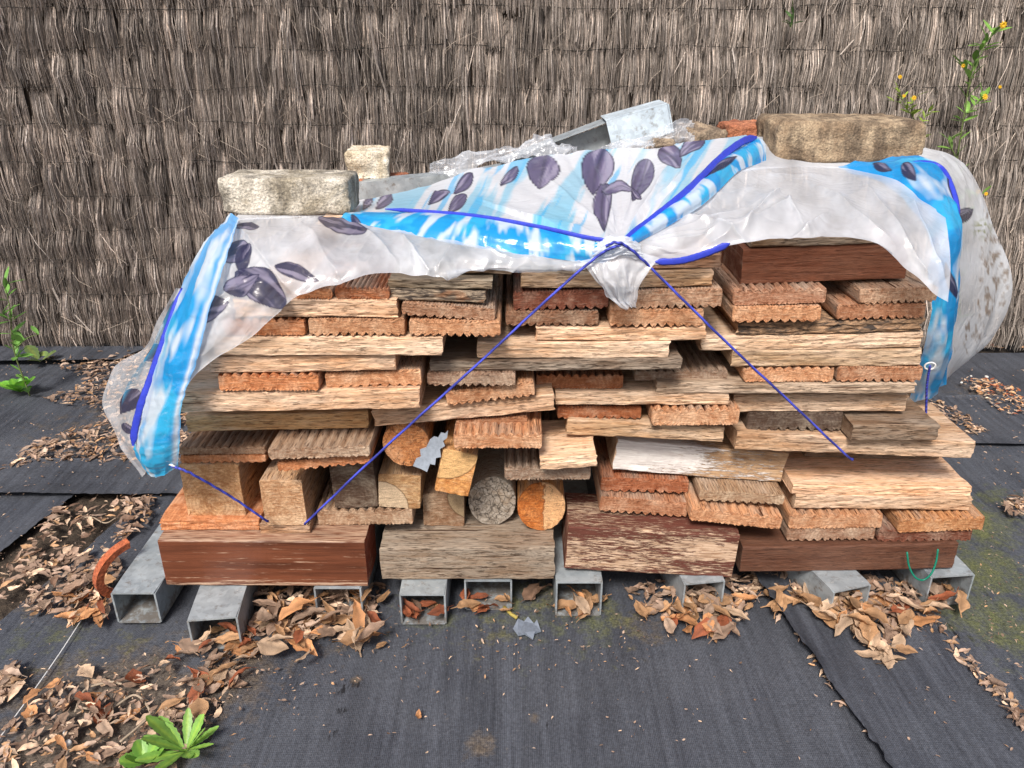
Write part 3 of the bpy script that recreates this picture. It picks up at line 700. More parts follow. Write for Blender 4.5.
# ---------------------------------------------------------------- ground
YF = 2.16
def ground_sheet():
    n = 90; x = np.linspace(-7, 7, n); y = np.linspace(-2, 7, n); X, Y = np.meshgrid(x, y)
    Z = -0.004 - 0.006 * fbm(X * 3, Y * 3, 5)
    o = np_mesh_obj('ground', np.stack([X, Y, Z], -1).reshape(-1, 3), grid_faces(n, n), M['soil'])
    tag(o, kind='structure')
ground_sheet()
DIRT = [  # px, py, radius in metres, strength, channel (0 soil, 1 moss)
    (120, 725, .17, .95, 0), (60, 690, .11, .65, 0), (225, 690, .10, .7, 0), (60, 760, .13, .95, 0), (80, 590, .09, .7, 0), (300, 615, .10, .7, 0), (100, 430, .22, .5, 0), (330, 640, .12, .35, 0),
    (430, 620, .10, .45, 1), (520, 610, .16, .5, 1), (590, 625, .10, .55, 1), (490, 640, .08, .4, 0), (640, 630, .08, .5, 0), (545, 600, .08, .45, 0),
    (965, 520, .10, .95, 1), (985, 570, .10, .8, 1), (990, 620, .09, .8, 1), (1010, 640, .08, .7, 1), (940, 610, .08, .4, 1), (1000, 500, .08, .55, 1), (60, 640, .10, .45, 1), (130, 640, .08, .35, 1),
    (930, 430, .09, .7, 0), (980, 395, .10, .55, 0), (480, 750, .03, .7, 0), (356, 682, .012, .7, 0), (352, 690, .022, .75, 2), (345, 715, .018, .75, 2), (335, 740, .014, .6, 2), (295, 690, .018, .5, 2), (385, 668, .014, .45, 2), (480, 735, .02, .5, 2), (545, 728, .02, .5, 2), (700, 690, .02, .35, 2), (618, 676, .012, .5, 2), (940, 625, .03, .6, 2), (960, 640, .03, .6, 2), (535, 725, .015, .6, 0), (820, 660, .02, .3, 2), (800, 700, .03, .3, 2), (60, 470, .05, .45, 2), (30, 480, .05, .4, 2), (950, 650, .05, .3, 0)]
DW = [(gp(a, b), r, s, c) for a, b, r, s, c in DIRT]
def mat_sheet(label, corners, z, seed, n=130, amp=0.004, curl=(0.006, 0.006), frays=0.004, ripdir=0.0, vcurl=0.0):
    P = [np.array(gp(*c)) if len(c) == 2 else np.array(c) for c in corners]
    u, v = np.meshgrid(np.linspace(0, 1, n), np.linspace(0, 1, n))
    e0 = frays * (fbm(v * 55, v * 0 + 3, seed, 3) - 0.5) * 2; e1 = frays * (fbm(v * 55, v * 0 + 9, seed + 1, 3) - 0.5) * 2
    Q = ((1 - u)[..., None] * (1 - v)[..., None] * P[0] + u[..., None] * (1 - v)[..., None] * P[1] + u[..., None] * v[..., None] * P[2] + (1 - u)[..., None] * v[..., None] * P[3])
    ex = (P[1] - P[0]); ex = ex / np.linalg.norm(ex)
    Q = Q + ex * (e0 * (u < 0.5 / n) + e1 * (u > 1 - 0.5 / n))[..., None]
    X, Y = Q[..., 0], Q[..., 1]
    wid = np.linalg.norm(P[1] - P[0])
    ca, sa = math.cos(ripdir), math.sin(ripdir)
    A, B = X * ca + Y * sa, -X * sa + Y * ca
    zz = amp * (fbm(A * 16, B * 1.6, seed + 3, 3) - 0.5) * 2 + amp * 1.2 * (fbm(X * 5, Y * 5, seed + 4, 2) - 0.5)
    zz += curl[0] * np.exp(-u * wid / 0.014) * (0.4 + fbm(v * 14, v * 0, seed + 5, 2)) + curl[1] * np.exp(-(1 - u) * wid / 0.014) * (0.4 + fbm(v * 14, v * 0 + 5, seed + 6, 2))
    hei = np.linalg.norm(P[3] - P[0]); zz += vcurl * np.exp(-(1 - v) * hei / 0.016) * (0.3 + 1.2 * fbm(u * 16, u * 0, seed + 7, 3))
    Q[..., 1] += frays * 2 * (fbm(u * 30, u * 0 + 3, seed + 8, 3) - 0.5) * (v > 1 - 0.5 / n) * (vcurl > 0)
    Q[..., 2] = z + zz
    d = np.zeros((n, n, 3))
    for c, r, s_, ch in DW:
        q = ((X - c.x) ** 2 + (Y - c.y) ** 2) / (r * r); d[..., ch] = np.maximum(d[..., ch], s_ * np.exp(-q))
    cols = np.concatenate([d, np.ones((n, n, 1))], -1)
    o = np_mesh_obj('weed_mat', Q.reshape(-1, 3), grid_faces(n, n), M['mat'], cols=cols.reshape(-1, 4), cname='dirt')
    tag(o, label, 'weed mat', 'strips of black weed mat on the ground')
    return o
mat_sheet('woven black weed mat along the foot of the brush fence, left of the pile', [(-330, 357), (420, 357), (340, 490), (-330, 492)], 0.003, 1, ripdir=1.57, frays=0.002)
mat_sheet('woven black weed mat left of the leaf filled gap, at the left edge', [(-500, 478), (96, 482), (-245, 750), (-600, 760)], 0.006, 2, curl=(0, 0.004))
mat_sheet('woven black weed mat strip under the two leftmost steel tubes', [(178, 478), (345, 470), (120, 980), (-330, 900)], 0.004, 3, curl=(0.006, 0.002), ripdir=-0.5)
mat_sheet('narrow black weed mat strip lying across the others at the left of the pile', [(-150, 500), (-150, 466), (210, 466), (210, 502)], 0.017, 4, n=140, curl=(0.004, 0.004), ripdir=1.57, vcurl=0.014)
mat_sheet('mossy weed mat to the right of the pile', [(690, 420), (1350, 420), (1500, 860), (1130, 860)], 0.003, 5, curl=(0.004, 0))
mat_sheet('dark weed mat strip near the fence on the right, overlapping the mossy mat', [(1500, 458), (850, 446), (800, 400), (1500, 408)], 0.012, 6, n=90, curl=(0.003, 0.003), ripdir=1.57, vcurl=0.010)
mat_sheet('dark weed mat at the foot of the fence on the right', [(1500, 420), (780, 405), (760, 355), (1500, 355)], 0.007, 16, n=90, curl=(0.002, 0.003), ripdir=1.57)
mat_sheet('widest weed mat, spread in the foreground in front of the pile', [(320, 440), (680, 440), (1050, 922), (95, 1080)], 0.008, 7, n=220, amp=0.004, curl=(0.003, 0.002), ripdir=-0.12)
mat_sheet('weed mat strip with a frayed left edge at the lower right', [(668, 470), (764, 470), (1215, 912), (982, 912)], 0.0150, 8, n=170, amp=0.006, curl=(0.012, 0.007), frays=0.006, ripdir=0.45)
mat_sheet('raised edge of weed mat folded up against the fence foot at the left', [(-330, 372), (-330, 353), (150, 353), (120, 366)], 0.020, 9, n=80, curl=(0.0, 0.0), ripdir=1.57)

# ---------------------------------------------------------------- brush fence
def fence():
    root = empty('brush_fence', (0, YF, 0))
    tag(root, 'tall grey brown brush fence of dry twigs bound with rows of wire, behind the pile', 'fence')
    xs = 2.5; ztop = 1.35; row = 0.092; z0 = 0.012
    rows = int((ztop - z0) / row) + 1
    Vs, Fs, Cs, nb = [], [], [], 0
    base = np.array([[0, 1, 4, 3], [1, 2, 5, 4], [2, 0, 3, 5], [3, 4, 7, 6], [4, 5, 8, 7], [5, 3, 6, 8]])
    def add(x0, z0_, x1, z1, ym, y0, y1, r, col, bend):
        nonlocal nb
        n = len(x0)
        t = np.array([0, 0.55, 1.0])
        X = x0[:, None] + (x1 - x0)[:, None] * t + bend[:, None] * np.array([0, 1, 0]); Z = z0_[:, None] + (z1 - z0_)[:, None] * t
        Y = np.stack([y0, ym, y1], 1)
        rr = r[:, None] * np.array([1.0, 1.0, 0.6])
        ang = np.array([-math.pi / 2, math.pi / 6, 5 * math.pi / 6])
        V = np.zeros((n, 3, 3, 3))
        V[..., 0] = X[:, :, None] + rr[:, :, None] * np.cos(ang); V[..., 1] = Y[:, :, None] + rr[:, :, None] * np.sin(ang); V[..., 2] = Z[:, :, None]
        Vs.append(V.reshape(-1, 3)); Fs.append((base[None] + (nb + np.arange(n) * 9)[:, None, None]).reshape(-1, 4))
        c = np.repeat(np.concatenate([col, np.ones((n, 1))], 1), 9, 0); Cs.append(c); nb += n * 9
    for k in range(rows):
        zt = z0 + row * (k + 1); x = -xs
        while x < xs:
            w = RNG.uniform(0.034, 0.072); lean = RNG.normal(0.0, 0.035) ; bul = RNG.uniform(0.016, 0.046); drop = RNG.normal(0, 0.026)
            dens = 900 if abs(x) < 1.75 else 420
            n = int(w * dens * 2.0); s = RNG.random(n)
            xt = x + w * (0.5 + (s - 0.5) * 0.86)
            xb = x + w * (0.5 + (s - 0.5) * 0.96)
            L = row * RNG.uniform(0.85, 1.22, n) + max(0, drop)
            zt_ = zt + RNG.normal(0.0, 0.006, n) + drop * 0.4; zb = zt_ - L
            if k == 0: zb = np.maximum(zb, RNG.uniform(0.008, 0.035, n))
            ll = lean + RNG.normal(0, 0.045, n) + np.where(RNG.random(n) < 0.04, RNG.normal(0, 0.3, n), 0)
            prof = 1 - (2 * s - 1) ** 2; dep = RNG.random(n) ** 0.9
            ym = YF - 0.004 - bul * prof * dep - 0.006 * dep; y0 = YF - 0.004 - 0.008 * dep * prof; y1 = YF - 0.006 - bul * 0.9 * prof * dep - 0.004
            r = np.where(RNG.random(n) < 0.10, RNG.uniform(0.0013, 0.0022, n), RNG.uniform(0.0005, 0.0011, n))
            tone = (np.exp(RNG.normal(-0.12, 0.55, n)).clip(0.2, 2.1)) * RNG.uniform(0.75, 1.2)
            warm = RNG.random(n)[:, None]
            col = (np.array([0.40, 0.335, 0.287]) * (1 - warm) + np.array([0.335, 0.298, 0.270]) * warm) * tone[:, None]
            add(xt, zt_, xb + ll * L, zb, ym, y0, y1, r, col, RNG.normal(0, 0.0012, n))
            x += w * RNG.uniform(0.86, 1.04)
    # long stray branches laid over the tufts
    n = 90
    x0 = RNG.uniform(-xs, xs, n); zt_ = RNG.uniform(0.15, ztop, n); L = RNG.uniform(0.06, 0.22, n); lean = RNG.normal(0, 0.12, n)
    yy = YF - RNG.uniform(0.026, 0.046, n); tone = RNG.uniform(0.8, 1.7, n)[:, None]
    add(x0, zt_, x0 + lean * L, np.maximum(zt_ - L, 0.02), yy - 0.004, yy, yy, RNG.uniform(0.0014, 0.0034, n), np.array([0.33, 0.285, 0.25]) * tone, RNG.normal(0, 0.01, n))
    n = 1500
    x0 = RNG.uniform(-xs, xs, n); zt_ = RNG.uniform(0.06, ztop, n); L = RNG.uniform(0.02, 0.06, n); lean = RNG.normal(0, 0.9, n)
    yy = YF - RNG.uniform(0.024, 0.042, n); tone = RNG.uniform(0.9, 2.0, n)[:, None]
    add(x0, zt_, x0 + lean * L, np.maximum(zt_ - L, 0.015), yy - 0.004, yy, yy, RNG.uniform(0.0005, 0.0009, n), np.array([0.38, 0.32, 0.265]) * tone, RNG.normal(0, 0.01, n))
    V = np.concatenate(Vs); V[:, 1] -= YF
    o = np_mesh_obj('brush', V, np.concatenate(Fs), M['straw'], root, cols=np.concatenate(Cs), smooth=False)
    o['kind'] = 'stuff'
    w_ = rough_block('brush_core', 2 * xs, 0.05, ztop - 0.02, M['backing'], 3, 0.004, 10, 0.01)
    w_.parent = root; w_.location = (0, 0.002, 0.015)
    for k in range(rows):
        zt = z0 + row * (k + 1) - 0.010; pts = []
        for i in range(181):
            xx = -xs + 2 * xs * i / 180
            pts.append((xx, -0.020 - 0.007 * mnoise.noise(Vector((xx * 9, k * 3.3, 0))), zt + 0.013 * mnoise.noise(Vector((xx * 3, k * 1.7, 5))) + 0.005 * mnoise.noise(Vector((xx * 17, k * 2.1, 8)))))
        tube('tie_wire', pts, 0.0009, M['wire'], root, 4)
fence()

# ---------------------------------------------------------------- steel tubes under the pile
def steel_tube(bl, br, htop, tl, back, L, label):
    z = 0.010
    a, b = gp(*bl, z), gp(*br, z)
    w = max(0.062, min(0.078, (b - a).length)); h = htop - z
    ang = 0.0
    if isinstance(back, float): ang = -back
    elif back:
        p, q = gp(*tl, htop), gp(*back, htop); ang = math.atan2(-(q.x - p.x), q.y - p.y)
    o_, t = [], 0.0028
    prof = [(-w / 2, 0), (w / 2, 0), (w / 2, h), (-w / 2, h)]; inn = [(-w / 2 + t, t), (w / 2 - t, t), (w / 2 - t, h - t), (-w / 2 + t, h - t)]
    bm = bmesh.new()
    n = 12; ringsO, ringsI = [], []
    for j in range(n + 1):
        y = L * j / n
        ringsO.append([bm.verts.new((x, y, zz)) for x, zz in prof]); ringsI.append([bm.verts.new((x, y, zz)) for x, zz in inn])
    for j in range(n):
        for k in range(4):
            k2 = (k + 1) % 4
            bm.faces.new((ringsO[j][k], ringsO[j][k2], ringsO[j + 1][k2], ringsO[j + 1][k])); bm.faces.new((ringsI[j][k2], ringsI[j][k], ringsI[j + 1][k], ringsI[j + 1][k2]))
    for r0, r1 in ((ringsO[0], ringsI[0]), (ringsI[n], ringsO[n])):
        for k in range(4):
            k2 = (k + 1) % 4; bm.faces.new((r0[k2], r0[k], r1[k], r1[k2]))
    edges = [e for e in bm.edges if abs(e.verts[0].co.y - e.verts[1].co.y) > 1e-5 and any(v in sum(ringsO, []) for v in e.verts)]
    bmesh.ops.bevel(bm, geom=edges, offset=0.0022, segments=2, affect='EDGES', clamp_overlap=True)
    me = bpy.data.meshes.new('steel_tube'); bm.to_mesh(me); bm.free(); me.materials.append(M['galv'])
    o = bpy.data.objects.new('steel_tube', me); C.objects.link(o)
    m = (a + b) / 2; o.location = (m.x, m.y, z); o.rotation_euler = (0, 0, ang)
    tag(o, label, 'steel tube', 'galvanised steel tubes under the pile')
    return o
steel_tube((117, 625), (163, 621), .069, (108, 590), (151, 531), .5, 'galvanised square tube leftmost of the row, beside a terracotta shard')
steel_tube((193, 652), (243, 647), .069, (186, 612), (196, 587), .55, 'galvanised square tube reaching furthest towards the viewer, under the left end of the mahogany beam')
steel_tube((317, 618), (364, 617), .069, (311, 588), None, .5, 'galvanised square tube choked with leaves under the right end of the mahogany beam')
steel_tube((401, 626), (446.8, 623), .069, (398.5, 581), None, .5, 'galvanised square tube with a russet leaf in its mouth under the grey beam')
steel_tube((465, 610), (512, 610), .069, (461, 580), None, .5, 'galvanised square tube with cobwebs set back under the right half of the grey beam')
steel_tube((555, 615), (601, 617), .077, (556.6, 573), None, .5, 'taller galvanised square tube between the grey beam and the flaking red beam')
steel_tube((680, 614), (722, 614), .073, (680, 579), -0.14, .16, 'galvanised square tube under the right end of the flaking red beam')
steel_tube((825, 619), (867, 617), .069, (827, 584), -0.28, .12, 'galvanised square tube under the middle of the dark brown beam')
steel_tube((923, 606), (967, 604), .069, (924, 571), -0.10, .3, 'galvanised square tube at the right end of the pile beside the green wire')

# ---------------------------------------------------------------- things on top of the pile
def block_at(name, x0, x1, ytop, ybot, Y, depth, mat, seed, label, cat, group=None, rz=0.0, roll=0.0, amp=0.003, r=0.006, n=14, drop=0.0):
    a, b, t = at(x0, ybot, Y), at(x1, ybot, Y), at((x0 + x1) / 2, ytop, Y)
    o = rough_block(name, b.x - a.x, depth, t.z - a.z + drop, mat, seed, amp, n, r)
    o.location = ((a.x + b.x) / 2, Y, a.z - drop); o.rotation_euler = (0, roll, rz)
    return tag(o, label, cat, group)
block_at('paver', 775, 922, 121.5, 165, 1.38, 0.165, M['paver'], 2, 'large brown weathered concrete paver holding down the right of the sheet', 'paver', amp=0.0025, r=0.012, n=22, rz=-0.02)
block_at('brick', 221, 351, 178, 216, 1.13, 0.085, M['pale_brick'], 5, 'pale stained brick lying lengthwise on the left of the sheet', 'brick', 'bricks weighing down the sheet', amp=0.0011, r=0.007, n=20)
block_at('brick', 347, 389, 151, 181, 1.53, 0.09, M['cream_brick'], 8, 'cream brick seen end on behind the pale stained one', 'brick', 'bricks weighing down the sheet', amp=0.003, rz=0.06)
block_at('brick', 356, 402, 180, 190, 1.515, 0.10, M['red_brick'], 9, 'broken red brick under the cream one', 'brick', 'bricks weighing down the sheet', drop=0.012, rz=-0.03, amp=0.002)
block_at('brick', 728, 775, 124.5, 138, 1.52, 0.10, M['red_brick'], 12, 'red brick corner peeping out behind the large paver', 'brick', 'bricks weighing down the sheet', drop=0.01)
block_at('stone', 684, 727, 126, 146, 1.46, 0.07, M['rock'], 15, 'brown stone between the steel channel and the red brick corner', 'stone', amp=0.006, r=0.012, rz=0.2, roll=0.18, drop=0.008)
block_at('stone', 655, 676, 139, 148, 1.44, 0.04, M['rock'], 18, 'small dark stone beside the bright end of the steel channel', 'stone', amp=0.003, r=0.006, roll=-0.1)
def prism(name, pts, Y0, Y1, mat, parent=None):
    """a plate with the given outline standing at depth Y0, going back to Y1"""
    n = len(pts); V = [at(p[0], p[1], Y0) for p in pts]; V += [Vector((v.x, Y1, v.z)) for v in V]
    F = [tuple(range(n - 1, -1, -1)), tuple(range(n, 2 * n))] + [(i, (i + 1) % n, n + (i + 1) % n, n + i) for i in range(n)]
    return mesh_obj(name, V, F, mat, parent)
c1 = empty('steel_channel', at(450, 185, 1.5))
tag(c1, 'long dull grey steel channel lying under the cream brick towards the crumpled plastic', 'steel channel', 'steel channels on top of the pile')
def chan(root, name, pts, Y0, Y1, mat):
    o = prism(name, pts, Y0, Y1, mat); bpy.context.view_layer.update(); o.parent = root; o.location = -root.location; return o
chan(c1, 'web', [(352, 183.5), (475, 172), (545, 158), (545, 180), (352, 204)], 1.500, 1.503, M['galv'])
chan(c1, 'flange', [(352, 183.3), (475, 171.8), (545, 157.8), (545, 158.8), (475, 172.8), (352, 184.3)], 1.503, 1.55, M['galv'])
c2 = empty('steel_channel', at(600, 140, 1.5))
tag(c2, 'bright galvanised channel with a boxed end tilted up on top of the pile', 'steel channel', 'steel channels on top of the pile')
chan(c2, 'web', [(505, 160), (606, 124.5), (610, 124), (610, 150), (505, 178)], 1.530, 1.533, M['galv'])
chan(c2, 'flange', [(500, 161.3), (606, 121.5), (606, 123), (500, 163)], 1.50, 1.56, M['galv'])
chan(c2, 'box_end', [(606, 121), (667, 104), (672, 132.5), (613, 152)], 1.480, 1.484, M['galv_bright'])
chan(c2, 'flange', [(605, 119.8), (666.5, 102.8), (667, 104.2), (606, 121.2)], 1.480, 1.56, M['galv_bright'])
chan(c2, 'end_plate', [(667.3, 104), (669, 104), (674, 132), (672.4, 132.5)], 1.484, 1.56, M['galv_bright'])

# ---------------------------------------------------------------- the printed plastic sheet
sheet = empty('plastic_sheet', (0, 1.1, 0.6))
tag(sheet, 'translucent plastic sheet with blue bands and purple leaf print draped over the wood', 'plastic sheet')
def unproj(PX, PY, Y):
    a, b = (PX - W / 2) / FPX, (H / 2 - PY) / FPX
    dy, dz = cp + b * sp, -sp + b * cp
    return np.stack([a * Y / dy, Y, CAM_H + dz * Y / dy], -1)
def leafmask(PX, PY, L):
    bx, by, tx, ty, w = L[:5]
    dx, dy = tx - bx, ty - by; ln = math.hypot(dx, dy); ux, uy = dx / ln, dy / ln
    t = ((PX - bx) * ux + (PY - by) * uy) / ln; s = -(PX - bx) * uy + (PY - by) * ux
    bend = L[5] if len(L) > 5 else 0.0
    s = s - bend * np.sin(np.pi * np.clip(t, 0, 1))
    hw = w / 2 * np.sin(np.pi * np.clip(t, 0, 1) ** 0.75) ** 0.8
    ins = np.clip((hw - np.abs(s)) / 0.7 + 0.5, 0, 1) * (t > 0) * (t < 1)
    edge = ins * np.clip(1.3 - (hw - np.abs(s)) / 1.7, 0, 1)
    return ins, edge, t, s / (w / 2)
PURP, PLIT, NAVY = np.array([0.15, 0.125, 0.26]), np.array([0.44, 0.40, 0.56]), np.array([0.030, 0.028, 0.07])
def put_leaves(PX, PY, rgb, op, leaves, dark=False):
    for i, L in enumerate(leaves):
        ins, edge, t, s = leafmask(PX, PY, L)
        n = fbm(s * 2.2 + i, t * 1.3, 40 + i, 3)[..., None]; n = np.clip((n - 0.5) * 1.7 + 0.5, 0, 1)
        body = (NAVY * 1.3 if dark else PURP) * (0.75 + 0.5 * n) * (1 - np.clip((n - 0.5) * 4, 0, 0.8)) + PLIT * np.clip((n - 0.5) * 4, 0, 0.8) * (0.75 if dark else 1)
        mid = (np.exp(-(s * 9) ** 2) * 0.6)[..., None]
        body = body * (1 - mid) + NAVY * mid
        c = body * (1 - edge[..., None]) + NAVY * edge[..., None]
        k = (ins * 0.97)[..., None]
        rgb = rgb * (1 - k) + c * k; op = np.maximum(op, ins * 0.96)
    return rgb, op
def patch(name, rows, nu, nv, wr, colour, label=None, sub=(3, 3)):
    R_ = [catmull(r, nu) for r in rows]
    A = np.stack([catmull(np.stack([r[i] for r in R_]), nv) for i in range(nu)], 1)     # nv, nu, 3
    PX, PY, Yd = A[..., 0], A[..., 1], A[..., 2]
    P = unproj(PX, PY, Yd)
    du = np.gradient(P, axis=1); dv = np.gradient(P, axis=0)
    N = np.cross(du, dv); N /= np.linalg.norm(N, axis=-1, keepdims=True) + 1e-9
    N = np.where((N[..., 1:2] > 0), -N, N)
    u, v = np.meshgrid(np.linspace(0, 1, nu), np.linspace(0, 1, nv))
    P = P + N * wr(u, v, PX, PY)[..., None]
    rgb, op = colour(u, v, PX, PY)
    cols = np.concatenate([rgb, op[..., None]], -1)
    P = P - np.array(sheet.location)
    o = np_mesh_obj(name, P.reshape(-1, 3), grid_faces(nu, nv), M['film'], sheet, cols=cols.reshape(-1, 4))
    if label: o['label'] = label
    return o
MILK = np.array([0.865, 0.90, 0.955])
def folds(PX, PY, L):
    z = np.zeros(PX.shape)
    for x0, y0, x1, y1, w, a in L:
        dx, dy = x1 - x0, y1 - y0; ln = math.hypot(dx, dy); t = ((PX - x0) * dx + (PY - y0) * dy) / ln ** 2; d = ((PX - x0) * -dy + (PY - y0) * dx) / ln
        d = d + 3.0 * (fbm(t * 4, t * 0, int(x0 + y0), 2) - 0.5)
        f = np.where(d < 0, np.exp(d / w), np.exp(-d / (w * 0.35))) * np.clip(np.sin(np.pi * np.clip(t, 0, 1)) * 1.8, 0, 1)
        z = z + a * f
    return z
def ridge(a, b, seed, oct=3): return 1 - np.abs(2 * fbm(a, b, seed, oct) - 1) * 1.6
def milky(op0=0.74, leaves=(), dark=True, tintamt=0.0, extra=None):
    def f(u, v, PX, PY):
        n = fbm(PX / 22, PY / 22, 77, 4)
        rgb = np.broadcast_to(MILK, PX.shape + (3,)) * (0.92 + 0.14 * n)[..., None]
        op = op0 + 0.5 * (n - 0.5)
        rgb, op = put_leaves(PX, PY, rgb, op, leaves, dark)
        if extra: rgb, op = extra(u, v, PX, PY, rgb, op)
        return rgb, np.clip(op, 0.05, 0.98)
    return f
CY1, CY2, CY3 = np.array([0.0, 0.29, 0.80]), np.array([0.04, 0.52, 0.92]), np.array([0.80, 0.88, 0.94])
def banded(seed, su, sv, leaves=(), deep=0.0, op0=0.93, extra=None):
    def f(u, v, PX, PY):
        n = fbm(u * su, v * sv, seed, 4); m = fbm(u * su * 1.7, v * sv * 0.6, seed + 5, 3)
        k = np.clip((n - 0.40) * 7, 0, 1)[..., None]; k2 = np.clip((m - 0.53 + deep * -0.1) * 8, 0, 1)[..., None]
        c1 = CY1 * (1 + 0.0) if not deep else np.array([0.0, 0.22, 0.66])
        rgb = (c1 * (1 - n[..., None] * 0.6) + CY2 * n[..., None] * 0.6) * k + CY2 * 1.0 * (1 - k)
        rgb = rgb * (1 - k2 * 0.85) + CY3 * k2 * 0.85
        op = np.full(PX.shape, op0)
        rgb, op = put_leaves(PX, PY, rgb, op, leaves, True)
        if extra: rgb, op = extra(u, v, PX, PY, rgb, op)
        return rgb, op
    return f
# printed top panel, sloping back from the knot
A_LEAVES = [(546, 155, 539, 190, 34), (604, 148, 593, 195, 33, 2), (648, 157, 632, 201, 22, -2), (607, 184, 604, 234, 19, 4), (601, 196, 637, 196, 12, -9), (659, 149, 681, 169, 22, -3), (705, 139, 679, 157, 15, 3), (632, 190, 642, 200, 7),
            (518, 166, 500, 188, 11), (473, 175, 453, 194, 12), (466, 194, 448, 212, 13), (450, 190, 428, 205, 11, 2), (392, 194, 376, 210, 13), (372, 198, 362, 211, 8)]
def a_col(u, v, PX, PY):
    q = PX * 0.86 + PY * 0.5
    n = fbm(q / 13, (PY - PX * 0.3) / 70, 21, 4); m = fbm(q / 7, (PY - PX * 0.2) / 60, 31, 3)
    k = np.clip((n - 0.49) * 9, 0, 1)[..., None]; k2 = np.clip((m - 0.60) * 14, 0, 1)[..., None]
    low = np.clip((PY - 190) / 45, 0, 1)[..., None] * 0.3 + 0.65
    rgb = np.array([0.84, 0.87, 0.93]) * (1 - k * low) + np.array([0.22, 0.66, 0.92]) * k * low
    rgb = rgb * (1 - k2 * 0.7) + np.array([0.04, 0.48, 0.88]) * k2 * 0.8
    op = np.full(PX.shape, 0.94)
    return put_leaves(PX, PY, rgb, op, A_LEAVES)
def a_wr(u, v, PX, PY):
    th = np.arctan2(240 - PY, PX - 622); r = np.hypot(PX - 622, PY - 240)
    return 0.007 * (fbm(th * 7, r / 160, 3, 3) - 0.5) * np.clip(r / 60, 0, 1.4) + 0.004 * (fbm(PX / 22, PY / 10, 8, 3) - 0.5) + folds(PX, PY, [(612, 236, 540, 175, 6, .006), (616, 232, 590, 160, 5, .006), (622, 230, 640, 165, 5, .006), (628, 236, 672, 165, 5, .007), (600, 236, 470, 200, 5, .005), (640, 225, 700, 150, 4, .007)])
patch('printed_panel', [
    [(355, 202, 1.34), (420, 187, 1.40), (470, 172, 1.42), (520, 160, 1.43), (600, 149, 1.45), (650, 147, 1.45), (694, 141, 1.45), (750, 135, 1.46)],
    [(352, 213, 1.16), (430, 212.5, 1.09), (480, 216.5, 1.05), (540, 227, 1.01), (600, 240, .972), (626, 243, .968), (690, 190, 1.13), (752, 138, 1.40)]],
    300, 120, a_wr, a_col, 'white and pale blue panel printed with purple leaves')
# blue band left of the knot
def roll_wr(amp, seed, su=30, sv=3):
    return lambda u, v, PX, PY: amp * np.sin(np.pi * v) + 0.35 * amp * (fbm(u * su * 0.25, v * sv, seed, 3) - 0.5) * 2
patch('blue_band', [
    [(352, 212.5, 1.155), (430, 212, 1.08), (480, 216, 1.04), (540, 226, 1.00), (600, 239, .963), (624, 243, .955)],
    [(346, 217, 1.12), (415, 223, 1.045), (475, 232, 1.005), (540, 243, .975), (600, 252, .954), (622, 248, .952)],
    [(340, 221, 1.10), (400, 233, 1.03), (470, 247, .985), (540, 257, .962), (600, 263, .953), (618, 252, .952)]],
    240, 36, roll_wr(0.007, 4), banded(11, 16, 1.8, [(352, 219, 366, 236, 8)]), 'bright blue band left of the knot')
patch('blue_band', [
    [(624, 242, .953), (690, 189.5, 1.11), (722, 158, 1.27), (758, 137, 1.42)],
    [(628, 244, .951), (696, 197, 1.07), (730, 164, 1.22), (762, 147, 1.37)],
    [(633, 246, .952), (702, 205, 1.06), (738, 172, 1.20), (766, 161, 1.34)]],
    200, 36, roll_wr(0.007, 6), banded(23, 13, 1.8, [(702, 180, 736, 160, 9)]), 'bright blue band right of the knot')
# left front drape
C1_L = [(260, 229, 233, 229, 10), (251, 249, 216, 257, 23, -3), (252, 247, 245, 279, 13, 4), (240, 274, 289, 310, 34, -4), (228, 292, 262, 276, 20, 3), (190, 309, 232, 303, 30, 3), (190, 312, 202, 331, 9), (277, 268, 320, 281, 15), (318, 219, 370, 234, 19), (426, 228, 441, 239, 6)]
def c1_extra(u, v, PX, PY, rgb, op):
    hem = np.clip(1 - np.abs(1 - v) * 30, 0, 1); op = np.maximum(op, hem * 0.9)
    thin = np.clip((v - 0.55) * 2.2, 0, 1) * (PX < 400)
    return rgb, op - 0.12 * thin * (1 - np.clip(op - 0.85, 0, .1) * 10)
def c1_wr(u, v, PX, PY):
    q = PX * 0.7 + PY * 0.7
    return 0.010 * (ridge(PX / 55 + PY / 90, PY / 60 - PX / 200, 12) - 0.4) * np.sin(np.pi * np.clip(v, 0.03, 1) * 0.75) + 0.0045 * (ridge(q / 20, (PX - PY) / 70, 15) - 0.4) + folds(PX, PY, [(235, 225, 300, 300, 7, .006), (300, 222, 345, 285, 8, .006), (360, 226, 400, 268, 6, .006), (400, 234, 432, 278, 5, .007), (452, 246, 436, 276, 5, .005), (240, 260, 190, 380, 8, .006), (480, 250, 540, 268, 4, .004)]) * np.clip(v * 8, 0, 1)
patch('front_drape', [
    [(232, 220, 1.08), (290, 218, 1.11), (352, 220, 1.10), (400, 231, 1.035), (470, 245, .987), (540, 256, .964), (602, 263, .955)],
    [(222, 262, .985), (270, 246, .985), (345, 246, .985), (400, 252, .975), (470, 257, .957), (540, 263, .953), (598, 264, .953)],
    [(205, 320, .935), (260, 290, .93), (325, 272, .93), (398, 264, .945), (465, 265, .947), (540, 268, .949), (595, 265, .951)],
    [(182, 394, .917), (214, 361, .915), (254, 336, .915), (300, 298, .915), (345, 283, .917), (392, 275, .925), (437, 278, .93), (470, 270, .946), (540, 272, .950), (592, 264, .951)]],
    340, 170, c1_wr, milky(0.60, C1_L, True, extra=c1_extra), 'milky film hanging over the front left, printed with dark leaves')
